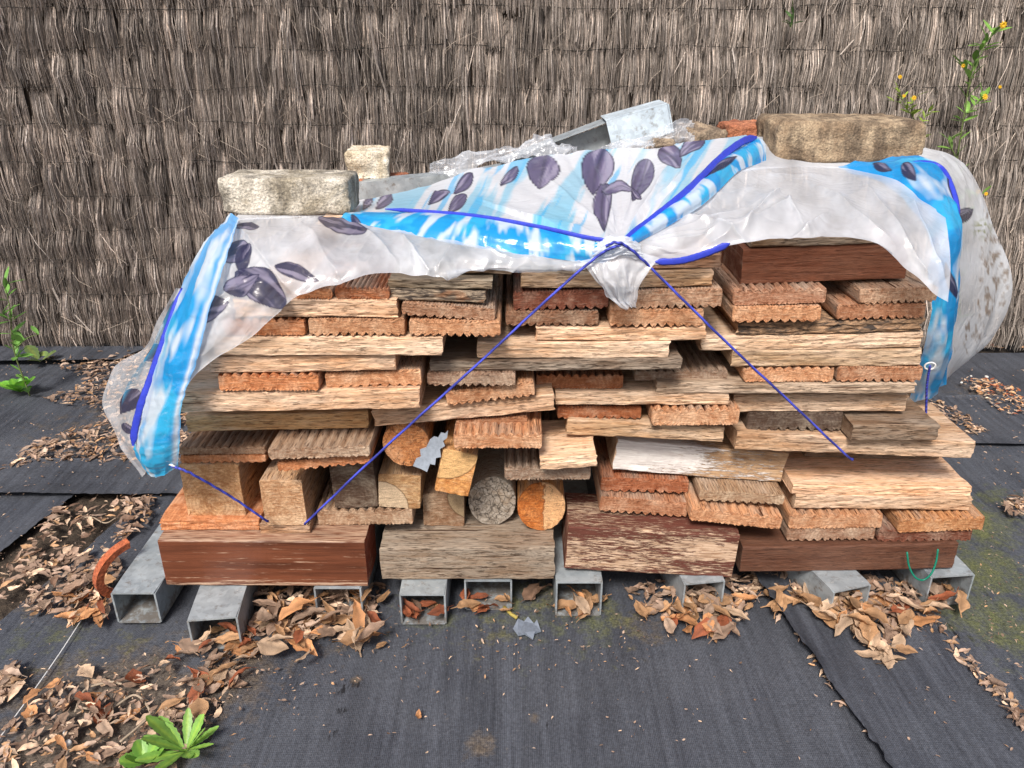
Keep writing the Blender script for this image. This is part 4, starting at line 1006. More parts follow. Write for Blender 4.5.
# left end: blue fold and clear flare
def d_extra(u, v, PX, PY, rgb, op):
    hl = np.exp(-((u - 0.93) / 0.05) ** 2)[..., None] * 0.8  # pale highlight along the crease, painted into the film colour
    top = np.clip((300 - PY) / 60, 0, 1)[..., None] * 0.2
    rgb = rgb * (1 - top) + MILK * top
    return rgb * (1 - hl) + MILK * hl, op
patch('blue_fold', [
    [(229, 218, 1.09), (234, 218, 1.08), (241, 219, 1.06)],
    [(207, 243, 1.04), (217, 247, 1.00), (231, 252, .965)],
    [(182, 291, 1.00), (195, 295, .955), (215, 300, .920)],
    [(161, 350, .985), (177, 355, .93), (198, 360, .907)],
    [(143, 402, .975), (163, 408, .92), (184, 405, .903)],
    [(133, 446, .975), (154, 452, .92), (180, 445, .908)],
    [(147, 468, .985), (160, 473, .94), (178, 467, .920)]],
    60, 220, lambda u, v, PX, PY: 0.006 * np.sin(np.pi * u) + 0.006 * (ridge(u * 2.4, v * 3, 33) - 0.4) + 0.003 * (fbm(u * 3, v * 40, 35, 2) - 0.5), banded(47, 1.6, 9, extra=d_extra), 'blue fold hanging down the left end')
FL = [(178, 300, 164, 330, 9), (166, 345, 143, 362, 15), (140, 390, 118, 414, 20), (120, 424, 136, 434, 10)]
def fl_extra(u, v, PX, PY, rgb, op):
    k = (np.clip(1 - np.abs(PY - PX * -1.6 - 590) / 12, 0, 1) * (u < 0.5))[..., None] * 0.6
    rgb = rgb * (1 - k) + CY2 * k
    return rgb, op
patch('clear_flare', [
    [(182, 289, 1.005), (181, 289, 1.02), (180, 289, 1.03)],
    [(171, 322, .995), (166, 319, 1.05), (163, 318, 1.09)],
    [(161, 350, .987), (150, 350, 1.06), (141, 351, 1.12)],
    [(151, 380, .98), (130, 377, 1.06), (113, 368, 1.14)],
    [(143, 402, .977), (122, 402, 1.04), (101, 399, 1.12)],
    [(136, 430, .977), (124, 431, 1.01), (114, 430, 1.06)],
    [(133, 446, .977), (130, 448, .99), (127, 450, 1.02)],
    [(147, 469, .987), (146, 472, .99), (145, 476, 1.0)]],
    90, 160, lambda u, v, PX, PY: 0.010 * (ridge(v * 3 + u, u * 1.5, 53) - 0.4) * u, milky(0.45, FL, True, extra=fl_extra), 'clear flared edge at the left end')
# right front drape
def c2_wr(u, v, PX, PY):
    th = np.arctan2(PY - 240, PX - 630); r = np.hypot(PX - 630, PY - 240)
    return 0.012 * np.clip(v * 8, 0, 1) * (ridge(th * 4 + r / 170, r / 150, 62, 2) - 0.4) * np.clip(r / 90, 0, 1) * np.sin(np.pi * np.clip(v * 0.9 + 0.08, 0, 1)) + 0.006 * np.clip(v * 8, 0, 1) * (ridge(PX / 70 - PY / 80, PY / 60 + PX / 160, 65, 2) - 0.4) + (0.002 * (fbm(PX / 22, PY / 16, 66, 2) - 0.5) + folds(PX, PY, [(664, 214, 748, 242, 6, .010), (700, 250, 800, 205, 7, .009), (742, 238, 782, 190, 5, .009), (755, 175, 835, 178, 5, .006), (780, 205, 812, 238, 6, .008), (690, 205, 760, 185, 5, .006), (800, 180, 900, 250, 8, .010), (860, 185, 935, 290, 7, .009), (650, 240, 725, 232, 4, .005), (900, 195, 945, 280, 6, .008), (830, 215, 790, 240, 5, .007)])) * np.clip(v * 8, 0, 1)
patch('front_drape', [
    [(634, 246, .952), (690, 212, 1.055), (738, 172, 1.21), (800, 167, 1.34), (860, 169, 1.34), (906, 183, 1.25), (940, 208, 1.16)],
    [(636, 254, .951), (690, 236, .985), (738, 207, 1.08), (798, 200, 1.13), (862, 202, 1.13), (912, 222, 1.07), (947, 240, 1.03)],
    [(638, 260, .951), (688, 250, .967), (736, 230, .99), (795, 224, 1.00), (866, 226, 1.00), (912, 248, .985), (950, 270, .98)],
    [(640, 267, .951), (684, 261, .958), (724, 247, .962), (790, 240, .962), (870, 241, .962), (908, 270, .953), (930, 291, .953), (948, 302, .955)]],
    340, 170, c2_wr, milky(0.64, [(660, 215, 672, 212, 2)], True), 'white film hanging over the front right')
# right end: blue fold and flare
def er_extra(u, v, PX, PY, rgb, op):
    k = (np.clip((PY - 300) / 80, 0, 1) * np.clip((fbm(PX / 14, PY / 18, 91, 3) - 0.45) * 6, 0, 1))[..., None] * 0.8
    return rgb * (1 - k) + np.array([0.42, 0.50, 0.56]) * k, op
patch('blue_fold', [
    [(838, 166, 1.352), (880, 165, 1.352), (918, 158, 1.36)],
    [(884, 186, 1.27), (914, 172, 1.29), (941, 168, 1.32)],
    [(916, 216, 1.13), (938, 203, 1.17), (954, 196, 1.22)],
    [(930, 244, 1.075), (948, 234, 1.09), (959, 226, 1.15)],
    [(930, 292, 1.06), (946, 290, 1.07), (956, 290, 1.12)],
    [(925, 345, 1.07), (938, 348, 1.09), (950, 346, 1.14)],
    [(906, 402, 1.14), (925, 396, 1.14), (945, 384, 1.17)]],
    70, 240, lambda u, v, PX, PY: 0.008 * np.sin(np.pi * u) + 0.008 * (ridge(u * 2.4, v * 5, 83) - 0.4), banded(87, 1.7, 11, [(872, 168, 892, 176, 9), (902, 170, 916, 186, 12), (944, 172, 958, 206, 8), (943, 262, 948, 300, 6)], 0.6, extra=er_extra), 'deep blue fold hanging down the right end')
def fr_extra(u, v, PX, PY, rgb, op):
    s = np.clip(1 - np.abs(PX - (994 - np.clip((PY - 290) / 60, 0, 2) * 28)) / 17, 0, 1) * np.clip((PY - 200) / 40, 0, 1) * np.clip((360 - PY) / 50, 0, 1)
    k = (np.clip((fbm(PX / 3.2, PY / 8, 95, 4) - 0.66 + s * 0.24) * 5, 0, 1) * (s > 0))[..., None] * 0.8
    rgb = rgb * np.array([0.90, 0.89, 0.87]); rgb = rgb * (1 - k) + np.array([0.24, 0.155, 0.085]) * k
    g = (np.exp(-((PX - 982) ** 2 + (PY - 229) ** 2) / 60) * np.clip((fbm(PX / 3, PY / 3, 97, 3) - 0.45) * 6, 0, 1))[..., None]
    return rgb * (1 - g) + np.array([0.26, 0.28, 0.06]) * g, np.maximum(op, np.maximum(k, g)[..., 0] * 0.95)
patch('clear_flare', [
    [(918, 157, 1.365), (921, 152, 1.40), (924, 149, 1.43)],
    [(941, 167, 1.325), (947, 162, 1.36), (954, 161, 1.40)],
    [(954, 196, 1.225), (966, 193, 1.31), (979, 190, 1.36)],
    [(959, 226, 1.155), (975, 228, 1.27), (992, 227, 1.34)],
    [(956, 290, 1.125), (983, 291, 1.24), (1010, 290, 1.32)],
    [(950, 346, 1.145), (972, 346, 1.25), (988, 343, 1.31)],
    [(945, 383, 1.175), (947, 376, 1.25), (950, 370, 1.28)]],
    110, 170, lambda u, v, PX, PY: 0.012 * (ridge(v * 2.5 + u, u * 1.8, 73) - 0.4) * u, milky(0.84, [(956, 220, 974, 209, 14)], True, extra=fr_extra), 'dirty translucent flare at the right end')
# tail at the knot
patch('knot_tail', [
    [(580, 261, .952), (603, 256, .947), (628, 250, .945), (660, 258, .95)],
    [(592, 274, .946), (605, 272, .940), (625, 270, .940), (650, 268, .946)],
    [(602, 288, .945), (610, 288, .938), (625, 286, .940), (638, 284, .945)],
    [(606, 298, .945), (615, 299, .942), (626, 298, .942), (637, 296, .945)],
    [(625, 303, .945), (628, 306, .943), (632, 307, .943), (635, 307, .945)]],
    70, 70, lambda u, v, PX, PY: 0.010 * (ridge(u * 4, v * 1.4, 103) - 0.4) * np.clip(v * 3, 0.2, 1), milky(0.70), 'scrap of film hanging below the knot')
patch('knot_gather', [
    [(596, 243, .962), (612, 237, .952), (626, 238, .950), (640, 244, .955)],
    [(594, 252, .949), (610, 246, .938), (624, 246, .936), (640, 251, .948)],
    [(590, 262, .950), (610, 258, .941), (626, 256, .941), (646, 262, .950)]],
    70, 50, lambda u, v, PX, PY: 0.006 * (ridge(u * 2.5, v * 7 + u * 2, 107) - 0.4), milky(0.93), 'film gathered under the cords at the knot')
# parts lying under the weights
patch('back_panel', [[(232, 220, 1.08), (290, 218, 1.11), (354, 214, 1.15)], [(246, 209, 1.20), (300, 207, 1.23), (354, 207, 1.25)], [(262, 205, 1.33), (310, 204, 1.34), (356, 202.5, 1.34)]], 60, 40,
      lambda u, v, PX, PY: 0 * u, milky(0.8, [(335, 214, 352, 205, 8)]))
patch('back_panel', [[(738, 172, 1.21), (800, 167, 1.34), (860, 169, 1.34), (918, 160, 1.36)], [(760, 150, 1.40), (800, 152, 1.46), (840, 150, 1.48), (920, 150, 1.44)], [(755, 136.5, 1.465), (800, 138, 1.60), (840, 139, 1.62), (922, 148, 1.47)]], 60, 40,
      lambda u, v, PX, PY: 0 * u, milky(0.8))
def crumple(rows, seed, label):
    patch('crumpled_edge', rows, 110, 50, lambda u, v, PX, PY: 0.018 * (ridge(u * 7, v * 3, seed, 4) - 0.4), milky(0.36), label)
crumple([[(432, 168, 1.50), (452, 160, 1.50), (470, 152, 1.49), (500, 151, 1.50), (520, 150, 1.49), (532, 140, 1.49), (545, 136, 1.49), (556, 147, 1.49), (575, 150, 1.50)],
         [(430, 178, 1.44), (455, 177, 1.43), (475, 170, 1.43), (500, 164, 1.43), (520, 160, 1.44), (535, 155, 1.44), (550, 156, 1.44), (560, 154, 1.44), (580, 153, 1.45)]], 111, 'crumpled clear film behind the printed panel')
crumple([[(612, 148, 1.475), (630, 143, 1.475), (650, 138, 1.475), (665, 130, 1.475), (680, 121, 1.475), (692, 124, 1.48)],
         [(600, 153, 1.45), (630, 150, 1.45), (650, 149, 1.45), (665, 147, 1.45), (680, 146, 1.45), (694, 144, 1.45)]], 117, 'crumpled clear film at the foot of the bright steel channel')
# hems and cords
BLUE = (0.035, 0.055, 0.48, 1)
def tape(pts, wpx, lift=0.004):
    P = catmull(pts, 60); V, F = [], []
    for i, (x, y, Y) in enumerate(P):
        a, b = P[max(i - 1, 0)], P[min(i + 1, 59)]; dx, dy = b[0] - a[0], b[1] - a[1]; l = math.hypot(dx, dy); nx, ny = -dy / l, dx / l
        w = wpx * (0.94 + 0.12 * random.random()) / 2 * min(1, 0.25 + i / 6, 0.25 + (59 - i) / 6)
        for (s, yo) in ((-1, 0), (-0.6, -0.0008), (0.6, -0.0008), (1, 0)):
            V.append(at(x + nx * w * s, y + ny * w * s, Y - lift + yo) - sheet.location)
        for (s, yo) in ((0.6, 0.0006), (-0.6, 0.0006)):
            V.append(at(x + nx * w * s, y + ny * w * s, Y - lift + yo) - sheet.location)
    for i in range(59):
        for k in range(6): F.append((i * 6 + k, i * 6 + (k + 1) % 6, i * 6 + 6 + (k + 1) % 6, i * 6 + 6 + k))
    F.append(tuple(range(6))); F.append(tuple(range(59 * 6 + 5, 59 * 6 - 1, -1)))
    return mesh_obj('hem_tape', V, F, M['ribbon'], sheet, smooth=True, cols=[BLUE] * len(V))
tape([(385, 209, 1.10), (430, 212, 1.075), (480, 216.5, 1.035), (540, 227, .995), (585, 237, .967), (612, 241, .955)], 4.2)
tape([(621, 242, .950), (655, 217, 1.02), (690, 188, 1.10), (722, 157, 1.25), (742, 142, 1.34), (757, 137, 1.41)], 7.5, 0.009)
tape([(182, 288, .998), (170, 322, .985), (160, 351, .977), (149, 382, .97), (141, 404, .965), (135, 428, .965), (133, 446, .965)], 7.5, 0.006)
tape([(655, 262, .952), (680, 261, .952), (705, 254, .960), (730, 243.5, .962)], 7.0, 0.004)
tape([(906, 165, 1.31), (926, 163, 1.32), (941, 168, 1.315), (950, 182, 1.26), (957, 205, 1.20), (957, 228, 1.15)], 5.5, 0.010)
tape([(957, 275, 1.115), (955, 300, 1.115), (951, 330, 1.13), (948, 345, 1.135)], 4.0, 0.008)
cords = []
def cord(pts, label, r=0.0018):
    P = [at(*p) for p in pts]; Q = [Vector(v) for v in catmull([tuple(p) for p in P], 200)] if len(P) > 2 else [P[0].lerp(P[1], i / 89) for i in range(90)]
    o = tube('cord', [q + Vector((0, 0, 0.0012 * mnoise.noise(Vector((i * 0.13, len(label), 0))))) for i, q in enumerate(Q)], r, M['cord'], None, 8, cols=(0.055, 0.07, 0.46, 1), helix=True)
    tag(o, label, 'cord', 'blue cords tying the sheet down')
cord([(622, 244, .933), (612, 248, .931), (598, 256, .938), (560, 288, .940), (470, 371, .935), (380, 452, .935), (312, 517, .95), (305, 524, .975)], 'blue cord running from the knot down to the left in front of the boards')
cord([(606, 246, .936), (618, 242.5, .930), (634, 252, .938), (660, 277, .948), (722, 338, .952), (790, 402, .98), (846, 455, 1.005), (853, 459, 1.03)], 'blue cord running from the knot down to the right in front of the boards')
cord([(171, 466, .915), (190, 473, .915), (230, 496, .945), (264, 519, .965), (268, 521, .985)], 'short blue cord from the left eyelet of the sheet to the lowest boards')
cord([(930, 366, 1.07), (927, 385, 1.08), (926, 413, 1.09)], 'short blue cord hanging from the eyelet at the right end of the sheet')
def eyelet(px, py, Y, r, rot):
    V, F = [], []
    n, m = 24, 8
    for i in range(n):
        a = 2 * math.pi * i / n
        for k in range(m):
            b = 2 * math.pi * k / m; rr = r + 0.0015 * math.cos(b)
            V.append(Vector((rr * math.cos(a), 0.0015 * math.sin(b), rr * math.sin(a) * 0.8)))
    for i in range(n):
        for k in range(m): F.append((i * m + k, ((i + 1) % n) * m + k, ((i + 1) % n) * m + (k + 1) % m, i * m + (k + 1) % m))
    o = mesh_obj('eyelet', V, F, M['white_ring'], sheet, smooth=True)
    o.location = at(px, py, Y) - sheet.location; o.rotation_euler = rot
eyelet(172, 466, .917, .0055, (0.6, 0, -0.4)); eyelet(930, 366, 1.073, .0072, (0.1, -0.3, -0.3))
# scrap of grey plastic on the orange log
def scrap():
    pts = [(430, 440), (434, 437), (438, 438), (441, 433), (445, 434), (448, 431), (447, 438), (443, 441), (445, 446), (440, 449), (441, 457), (436, 458), (435, 465), (430, 464), (427, 472), (421, 469), (413, 466), (416, 459), (421, 457), (420, 450), (426, 448)]
    o = prism('plastic_scrap', pts, 0.982, 0.9845, M['grey_flake']); tag(o, 'torn grey plastic scrap stuck in front of the orange log end', 'plastic scrap')
scrap()

# ---------------------------------------------------------------- dead leaves
LV = []
def leaf_grid(seed, nl=10, nw=5):
    r = random.Random(seed); V = np.zeros((nl, nw, 3)); curl, fold, tw = r.uniform(-1.1, 1.4), r.uniform(0.0, 0.9), r.uniform(-0.7, 0.7); wd = r.uniform(0.36, 0.56)
    for i in range(nl):
        t = (i - 1) / (nl - 2); hw = wd * 0.5 * max(0.03, math.sin(math.pi * max(0.0, t) ** 0.85)) ** 0.8
        if i == 0: t, hw = -0.22, 0.012
        hw *= 1 + r.uniform(-0.18, 0.12)
        for j in range(nw):
            s = (j / (nw - 1) - 0.5) * 2
            x = hw * s * math.cos(fold * abs(s)); z = hw * abs(s) * math.sin(fold) * 0.9 + r.uniform(-1, 1) * 0.025
            a = tw * (t - 0.5); x, z = x * math.cos(a) - z * math.sin(a), x * math.sin(a) + z * math.cos(a)
            b = curl * (t - 0.5); V[i, j] = (x, (t - 0.5) * (1 - 0.22 * abs(b)), z + 0.28 * abs(curl) * (1 if curl > 0 else -1) * ((t - 0.5) ** 2) * 2)
    for i in range(nl):
        for j in range(nw):
            q = Vector(V[i, j]) * 4.0 + Vector((seed * 7.3, 0, 0)); e = 0.065 if i else 0.02
            V[i, j] += np.array([mnoise.noise(q) * e, mnoise.noise(q + Vector((0, 9, 0))) * e, mnoise.noise(q * 1.4 + Vector((0, 0, 9))) * e * 1.5])
            if j in (0, nw - 1) and 1 < i < nl - 1: V[i, j, :2] *= r.uniform(0.90, 1.06)
    V[..., 2] -= V[..., 2].min()
    return V.reshape(-1, 3)
LEAFV = [leaf_grid(100 + i) for i in range(14)]; LEAFF = grid_faces(5, 10)
PAL = np.array([(0.40, 0.235, 0.125), (0.27, 0.085, 0.04), (0.50, 0.36, 0.25), (0.15, 0.09, 0.06), (0.30, 0.205, 0.15), (0.50, 0.25, 0.115), (0.36, 0.26, 0.195), (0.21, 0.14, 0.10)])
def inpoly(P, x, y):
    c = np.zeros(len(x), bool); n = len(P)
    for i in range(n):
        x0, y0 = P[i]; x1, y1 = P[(i + 1) % n]
        k = ((y0 > y) != (y1 > y)) & (x < (x1 - x0) * (y - y0) / (y1 - y0 + 1e-9) + x0); c ^= k
    return c
def sample(poly, n, rg):
    xs_, ys_ = [p[0] for p in poly], [p[1] for p in poly]; ox, oy = [], []
    while len(ox) < n:
        x = rg.uniform(min(xs_), max(xs_), 400); y = rg.uniform(min(ys_), max(ys_), 400); k = inpoly(poly, x, y)
        ox += list(x[k]); oy += list(y[k])
    return np.array(ox[:n]), np.array(oy[:n])
def litter(poly, n, size, mound, seed, label, pal=(0, 2, 3, 4, 6, 7, 7, 4), base=0.012):
    rg = np.random.default_rng(seed); x, y = sample(poly, n, rg); G = [gp(a, b) for a, b in zip(x, y)]
    cx, cy = np.mean([g.x for g in G]), np.mean([g.y for g in G]); sx, sy = np.std([g.x for g in G]) * 1.7 + 1e-3, np.std([g.y for g in G]) * 1.7 + 1e-3
    Vs, Cs, Fs = [], [], []
    for i, g in enumerate(G):
        v = LEAFV[rg.integers(14)] * (size[0] + (size[1] - size[0]) * rg.random() ** 1.4); v[:, 2] *= rg.uniform(0.3, 1.0); e = rg.normal(0, 0.17, 2); a = rg.uniform(0, 6.283)
        v = v * np.array([rg.uniform(0.6, 1.1), 1, 1])
        cx_, sx_ = math.cos(e[0]), math.sin(e[0]); v = v @ np.array([[1, 0, 0], [0, cx_, sx_], [0, -sx_, cx_]])
        cy_, sy_ = math.cos(e[1]), math.sin(e[1]); v = v @ np.array([[cy_, 0, -sy_], [0, 1, 0], [sy_, 0, cy_]])
        ca, sa = math.cos(a), math.sin(a); v = v @ np.array([[ca, sa, 0], [-sa, ca, 0], [0, 0, 1]])
        q = ((g.x - cx) / sx) ** 2 + ((g.y - cy) / sy) ** 2
        z = base + mound * max(0, 1 - q) * rg.random() ** 0.6 + rg.random() * 0.004 - v[:, 2].min() * 0.8
        v = v + np.array([g.x, g.y, z]); v[:, 2] = np.maximum(v[:, 2], 0.004)
        c = PAL[pal[rg.integers(len(pal))]] * rg.uniform(0.8, 1.6)
        Vs.append(v); Cs.append(np.concatenate([np.repeat(c[None], 50, 0), np.ones((50, 1))], 1)); Fs.append(LEAFF + 50 * i)
    o = np_mesh_obj('leaf_litter', np.concatenate(Vs), np.concatenate(Fs), M['leaf'], cols=np.concatenate(Cs))
    tag(o, label, 'leaf litter', None, 'stuff')
litter([(70, 372), (140, 352), (190, 360), (190, 470), (60, 468), (0, 478), (30, 452), (95, 430), (120, 420), (95, 415), (45, 405), (85, 385)], 1250, (.010, .034), .012, 1, 'drift of small brown leaves between the fence and the left end of the sheet')
litter([(30, 366), (160, 350), (160, 368), (90, 380)], 170, (.010, .03), .008, 21, 'thin line of leaf litter along the foot of the fence at the left')
litter([(64, 508), (130, 506), (78, 560), (0, 612), (0, 582), (30, 548)], 170, (.010, .034), .006, 2, 'strip of leaf litter in the gap between two weed mats at the left')
litter([(35, 592), (60, 565), (115, 555), (122, 575), (108, 625), (20, 618)], 190, (.012, .036), .008, 3, 'heap of dry leaves beside the leftmost steel tube')
litter([(128, 503), (158, 503), (150, 528), (118, 552), (112, 545)], 90, (.012, .034), .014, 4, 'small heap of leaves behind the leftmost steel tube')
litter([(0, 740), (60, 690), (120, 680), (190, 670), (245, 635), (262, 650), (235, 700), (190, 768), (150, 800), (0, 800)], 430, (.006, .030), .007, 5, 'scattered leaf litter and soil in the lower left corner')
litter([(250, 595), (300, 588), (385, 592), (372, 640), (300, 650), (255, 640)], 200, (.012, .04), .022, 6, 'heap of leaves spilling from under the mahogany beam')
litter([(625, 600), (670, 585), (760, 585), (745, 625), (690, 635), (640, 618)], 170, (.016, .035), .022, 7, 'leaf litter under the right end of the flaking red beam')
litter([(742, 580), (830, 585), (900, 590), (950, 590), (930, 640), (880, 650), (800, 612), (750, 600)], 300, (.016, .035), .024, 8, 'leaf litter under the dark brown beam')
litter([(915, 625), (930, 628), (1024, 722), (1024, 745), (1005, 728)], 75, (.010, .028), .005, 9, 'thin line of leaf litter along the seam at the lower right', base=0.016)
litter([(770, 615), (778, 615), (880, 755), (872, 762)], 16, (.010, .022), .002, 10, 'sparse litter along the frayed seam of the weed mat', base=0.010)
litter([(955, 385), (985, 383), (1024, 400), (1024, 425), (1000, 418)], 190, (.010, .022), .008, 11, 'pale bark chips and leaves on the mat right of the pile', (2, 2, 1, 5, 6, 0), 0.016)
litter([(925, 402), (960, 415), (985, 438), (965, 440), (925, 425)], 170, (.010, .025), .008, 12, 'litter beside the longest plank at the right', base=0.010)
litter([(985, 340), (1100, 338), (1100, 356), (985, 352)], 150, (.014, .03), .012, 13, 'leaf litter along the foot of the fence at the right', (1, 1, 0, 5, 3))
litter([(0, 690), (18, 672), (20, 700), (0, 712)], 40, (.02, .04), .008, 14, 'small heap of leaves at the left edge of the photo')
litter([(1000, 505), (1024, 500), (1024, 520), (1005, 522)], 30, (.012, .03), .006, 15, 'small heap of leaves at the right edge beside the moss')
litter([(0, 640), (250, 560), (760, 590), (1024, 560), (1024, 768), (0, 768)], 230, (.003, .007), .001, 31, 'tiny crumbs of bark and leaf strewn over the foreground mats', base=0.016)
litter([(180, 640), (560, 600), (720, 620), (640, 680), (380, 680), (230, 768), (0, 768), (0, 690)], 420, (.003, .009), .001, 32, 'fine crumbled leaf bits along the front of the steel tubes', base=0.014)
litter([(0, 370), (180, 360), (180, 600), (0, 640)], 420, (.003, .009), .001, 33, 'fine crumbled leaf bits over the mats left of the pile', base=0.016)
litter([(920, 380), (1024, 360), (1024, 700), (960, 620)], 260, (.003, .009), .001, 34, 'fine crumbled leaf bits over the mossy mat right of the pile', base=0.016)
leaf_protos = []
for i in range(14):
    me = bpy.data.meshes.new('dead_leaf')
    me.from_pydata([tuple(v) for v in LEAFV[i]], [], [tuple(int(k) for k in f) for f in LEAFF]); me.materials.append(M['leaf'])
    me.polygons.foreach_set('use_smooth', [True] * len(me.polygons))
    r = random.Random(i); a = me.attributes.new('tint', 'FLOAT_COLOR', 'POINT')
    for k in range(50):
        s = 0.8 + 0.4 * r.random(); s *= 0.62 if k % 5 == 2 else 1.0
        a.data[k].color = (s, s * 0.97, s * 0.93, 1)
    leaf_protos.append(me)
first_leaf = {}
def leaves(poly, n, size, zmax, seed, label, group, pal=(0, 0, 1, 2, 5, 5, 4, 6), base=0.014):
    rg = np.random.default_rng(seed + 500); x, y = sample(poly, n, rg); r = random.Random(seed)
    for a, b in zip(x, y):
        z = base + zmax * r.random(); g = gp(a, b, z); k = r.randrange(14)
        if k not in first_leaf:
            o = bpy.data.objects.new('dead_leaf', leaf_protos[k]); first_leaf[k] = o
        else: o = first_leaf[k].copy()
        C.objects.link(o)
        s = r.uniform(*size)
        o.location = g; o.rotation_euler = (r.gauss(0, 0.3), r.gauss(0, 0.3), r.uniform(0, 6.28)); o.scale = (s * r.uniform(0.75, 1.3), s, s * r.uniform(0.4, 1.0))
        c = PAL[pal[r.randrange(len(pal))]] * r.uniform(0.85, 1.35); o.color = (*[min(1, v) for v in c], 1)
        tag(o, label, 'leaf', group)
leaves([(255, 600), (300, 592), (385, 596), (372, 640), (330, 655), (285, 662), (258, 635)], 46, (.032, .062), .035, 1, 'large dry leaf in the heap in front of the mahogany beam', 'dry leaves in front of the mahogany beam')
leaves([(190, 640), (245, 620), (262, 645), (240, 690), (210, 720), (150, 720), (160, 670)], 40, (.026, .05), .012, 2, 'dry leaf lying between the second steel tube and the green foreground weed', 'dry leaves before the second steel tube')
leaves([(20, 690), (110, 665), (150, 690), (150, 768), (60, 790), (10, 768)], 30, (.022, .045), .006, 3, 'dry leaf scattered on soil in the lower left corner', 'dry leaves in the lower left corner')
leaves([(25, 600), (60, 575), (110, 575), (110, 625), (60, 628)], 26, (.028, .05), .012, 4, 'dry leaf on the heap left of the leftmost steel tube', 'dry leaves left of the leftmost steel tube')
leaves([(630, 605), (675, 598), (745, 600), (735, 640), (690, 640), (650, 622)], 34, (.03, .058), .022, 5, 'dry leaf in the heap before the tube under the flaking red beam', 'dry leaves under the flaking red beam')
leaves([(752, 590), (820, 595), (900, 600), (945, 610), (920, 650), (885, 662), (840, 625), (770, 604)], 58, (.03, .06), .026, 6, 'dry leaf in the drift in front of the dark brown beam', 'dry leaves before the dark brown beam', (0, 0, 1, 2, 5, 2, 0))
leaves([(402, 606), (442, 604), (445, 618), (405, 620)], 9, (.03, .05), .03, 7, 'dry leaf inside the tube with a russet leaf under the grey beam', 'dry leaves inside a tube under the grey beam', (1, 3, 0, 1))
leaves([(462, 595), (510, 597), (505, 618), (465, 618)], 9, (.028, .05), .015, 8, 'dry leaf at the mouth of the cobwebbed tube under the grey beam', 'dry leaves at the cobwebbed tube', (0, 1, 2, 5))
leaves([(560, 596), (598, 598), (598, 616), (560, 614)], 11, (.03, .052), .03, 9, 'dry leaf in the mouth of the tallest steel tube', 'dry leaves in the tallest tube', (0, 1, 2, 5, 4))
leaves([(925, 590), (962, 588), (965, 604), (928, 606)], 7, (.03, .05), .02, 10, 'dry leaf in the mouth of the tube beside the green wire', 'dry leaves in the tube by the green wire')
leaves([(830, 600), (865, 600), (866, 618), (830, 618)], 7, (.03, .05), .02, 14, 'dry leaf in the mouth of the tube under the middle of the dark brown beam', 'dry leaves in the tube under the brown beam')
leaves([(205, 625), (240, 625), (240, 648), (200, 650)], 6, (.03, .05), .012, 15, 'dry leaf in the mouth of the steel tube reaching furthest forward', 'dry leaves in the forward tube')
leaves([(520, 590), (545, 590), (545, 600), (520, 600)], 2, (.035, .05), .01, 11, 'dark leaf lying in the shade between two tubes under the grey beam', 'dark leaves in the shade', (1, 3))
leaves([(415, 715), (432, 715), (432, 722), (415, 722)], 1, (.02, .022), .001, 12, 'lone small orange leaf on the bare foreground mat', None, (5, 5))
leaves([(380, 640), (400, 640), (400, 652), (380, 652)], 1, (.02, .025), .001, 16, 'lone small leaf on the mat in front of the tube with the russet leaf', None, (0, 0))
leaves([(860, 650), (905, 640), (915, 660), (880, 672)], 7, (.035, .055), .008, 13, 'pale curled leaf at the front of the drift on the lower right mat', 'pale curled leaves on the lower right mat', (2, 2, 2))

# ---------------------------------------------------------------- plants and small things
def blade(L, w, curve, n=9, tip=1.0, fold=0.25, wav=0.0):
    V = []
    for i in range(n):
        t = i / (n - 1); hw = w / 2 * max(0.06, math.sin(math.pi * min(1, (t ** tip) * 0.93 + 0.03))) ** 0.9 * (1 + wav * (1 if i % 2 else -1))
        z = math.sin(curve * t) * L * 0.75; y = L * t * math.cos(curve * t * 0.6)
        for s in (-1, -0.5, 0, 0.5, 1):
            V.append((hw * s, y, z + abs(s) * hw * fold))
    return V, [tuple(int(k) for k in f) for f in grid_faces(5, n)]
def foreground_weed(px, py, n, L, label, col, wr=(0.20, 0.30), seed=1, curve=(0.4, 1.1)):
    r = random.Random(seed); root = empty('broadleaf_weed', gp(px, py, 0.014)); tag(root, label, 'weed')
    for i in range(n):
        l = L * r.uniform(0.65, 1.1); V, F = blade(l, l * r.uniform(*wr), r.uniform(*curve), 13, 1.35, 0.2, 0.10)
        k = r.uniform(0.8, 1.25); cc = [(col[0] * k * (1.5 if j % 5 == 2 else 1), col[1] * k * (1.25 if j % 5 == 2 else 1), col[2] * k, 1) for j in range(len(V))]
        o = mesh_obj('leaf', V, F, M['green'], root, smooth=True, cols=cc)
        o.rotation_euler = (r.uniform(-0.1, 0.35), r.uniform(-0.2, 0.2), i * 2.4 + r.uniform(-0.3, 0.3)); o.location = (0, 0, 0.004 * i / n)
foreground_weed(186, 752, 17, .060, 'bright green broadleaf weed at the bottom left beside the dry leaves', (0.20, 0.38, 0.075), (0.22, 0.30), 4)
foreground_weed(147, 764, 9, .032, 'small round leaved seedling left of the big foreground weed', (0.16, 0.34, 0.06), (0.5, 0.7), 6)
foreground_weed(20, 392, 14, .055, 'low bright green clump at the foot of the weed stem on the left', (0.16, 0.40, 0.05), (0.5, 0.75), 8)
foreground_weed(40, 362, 5, .06, 'grey green seedling at the foot of the fence on the left', (0.16, 0.24, 0.08), (0.5, 0.75), 9)
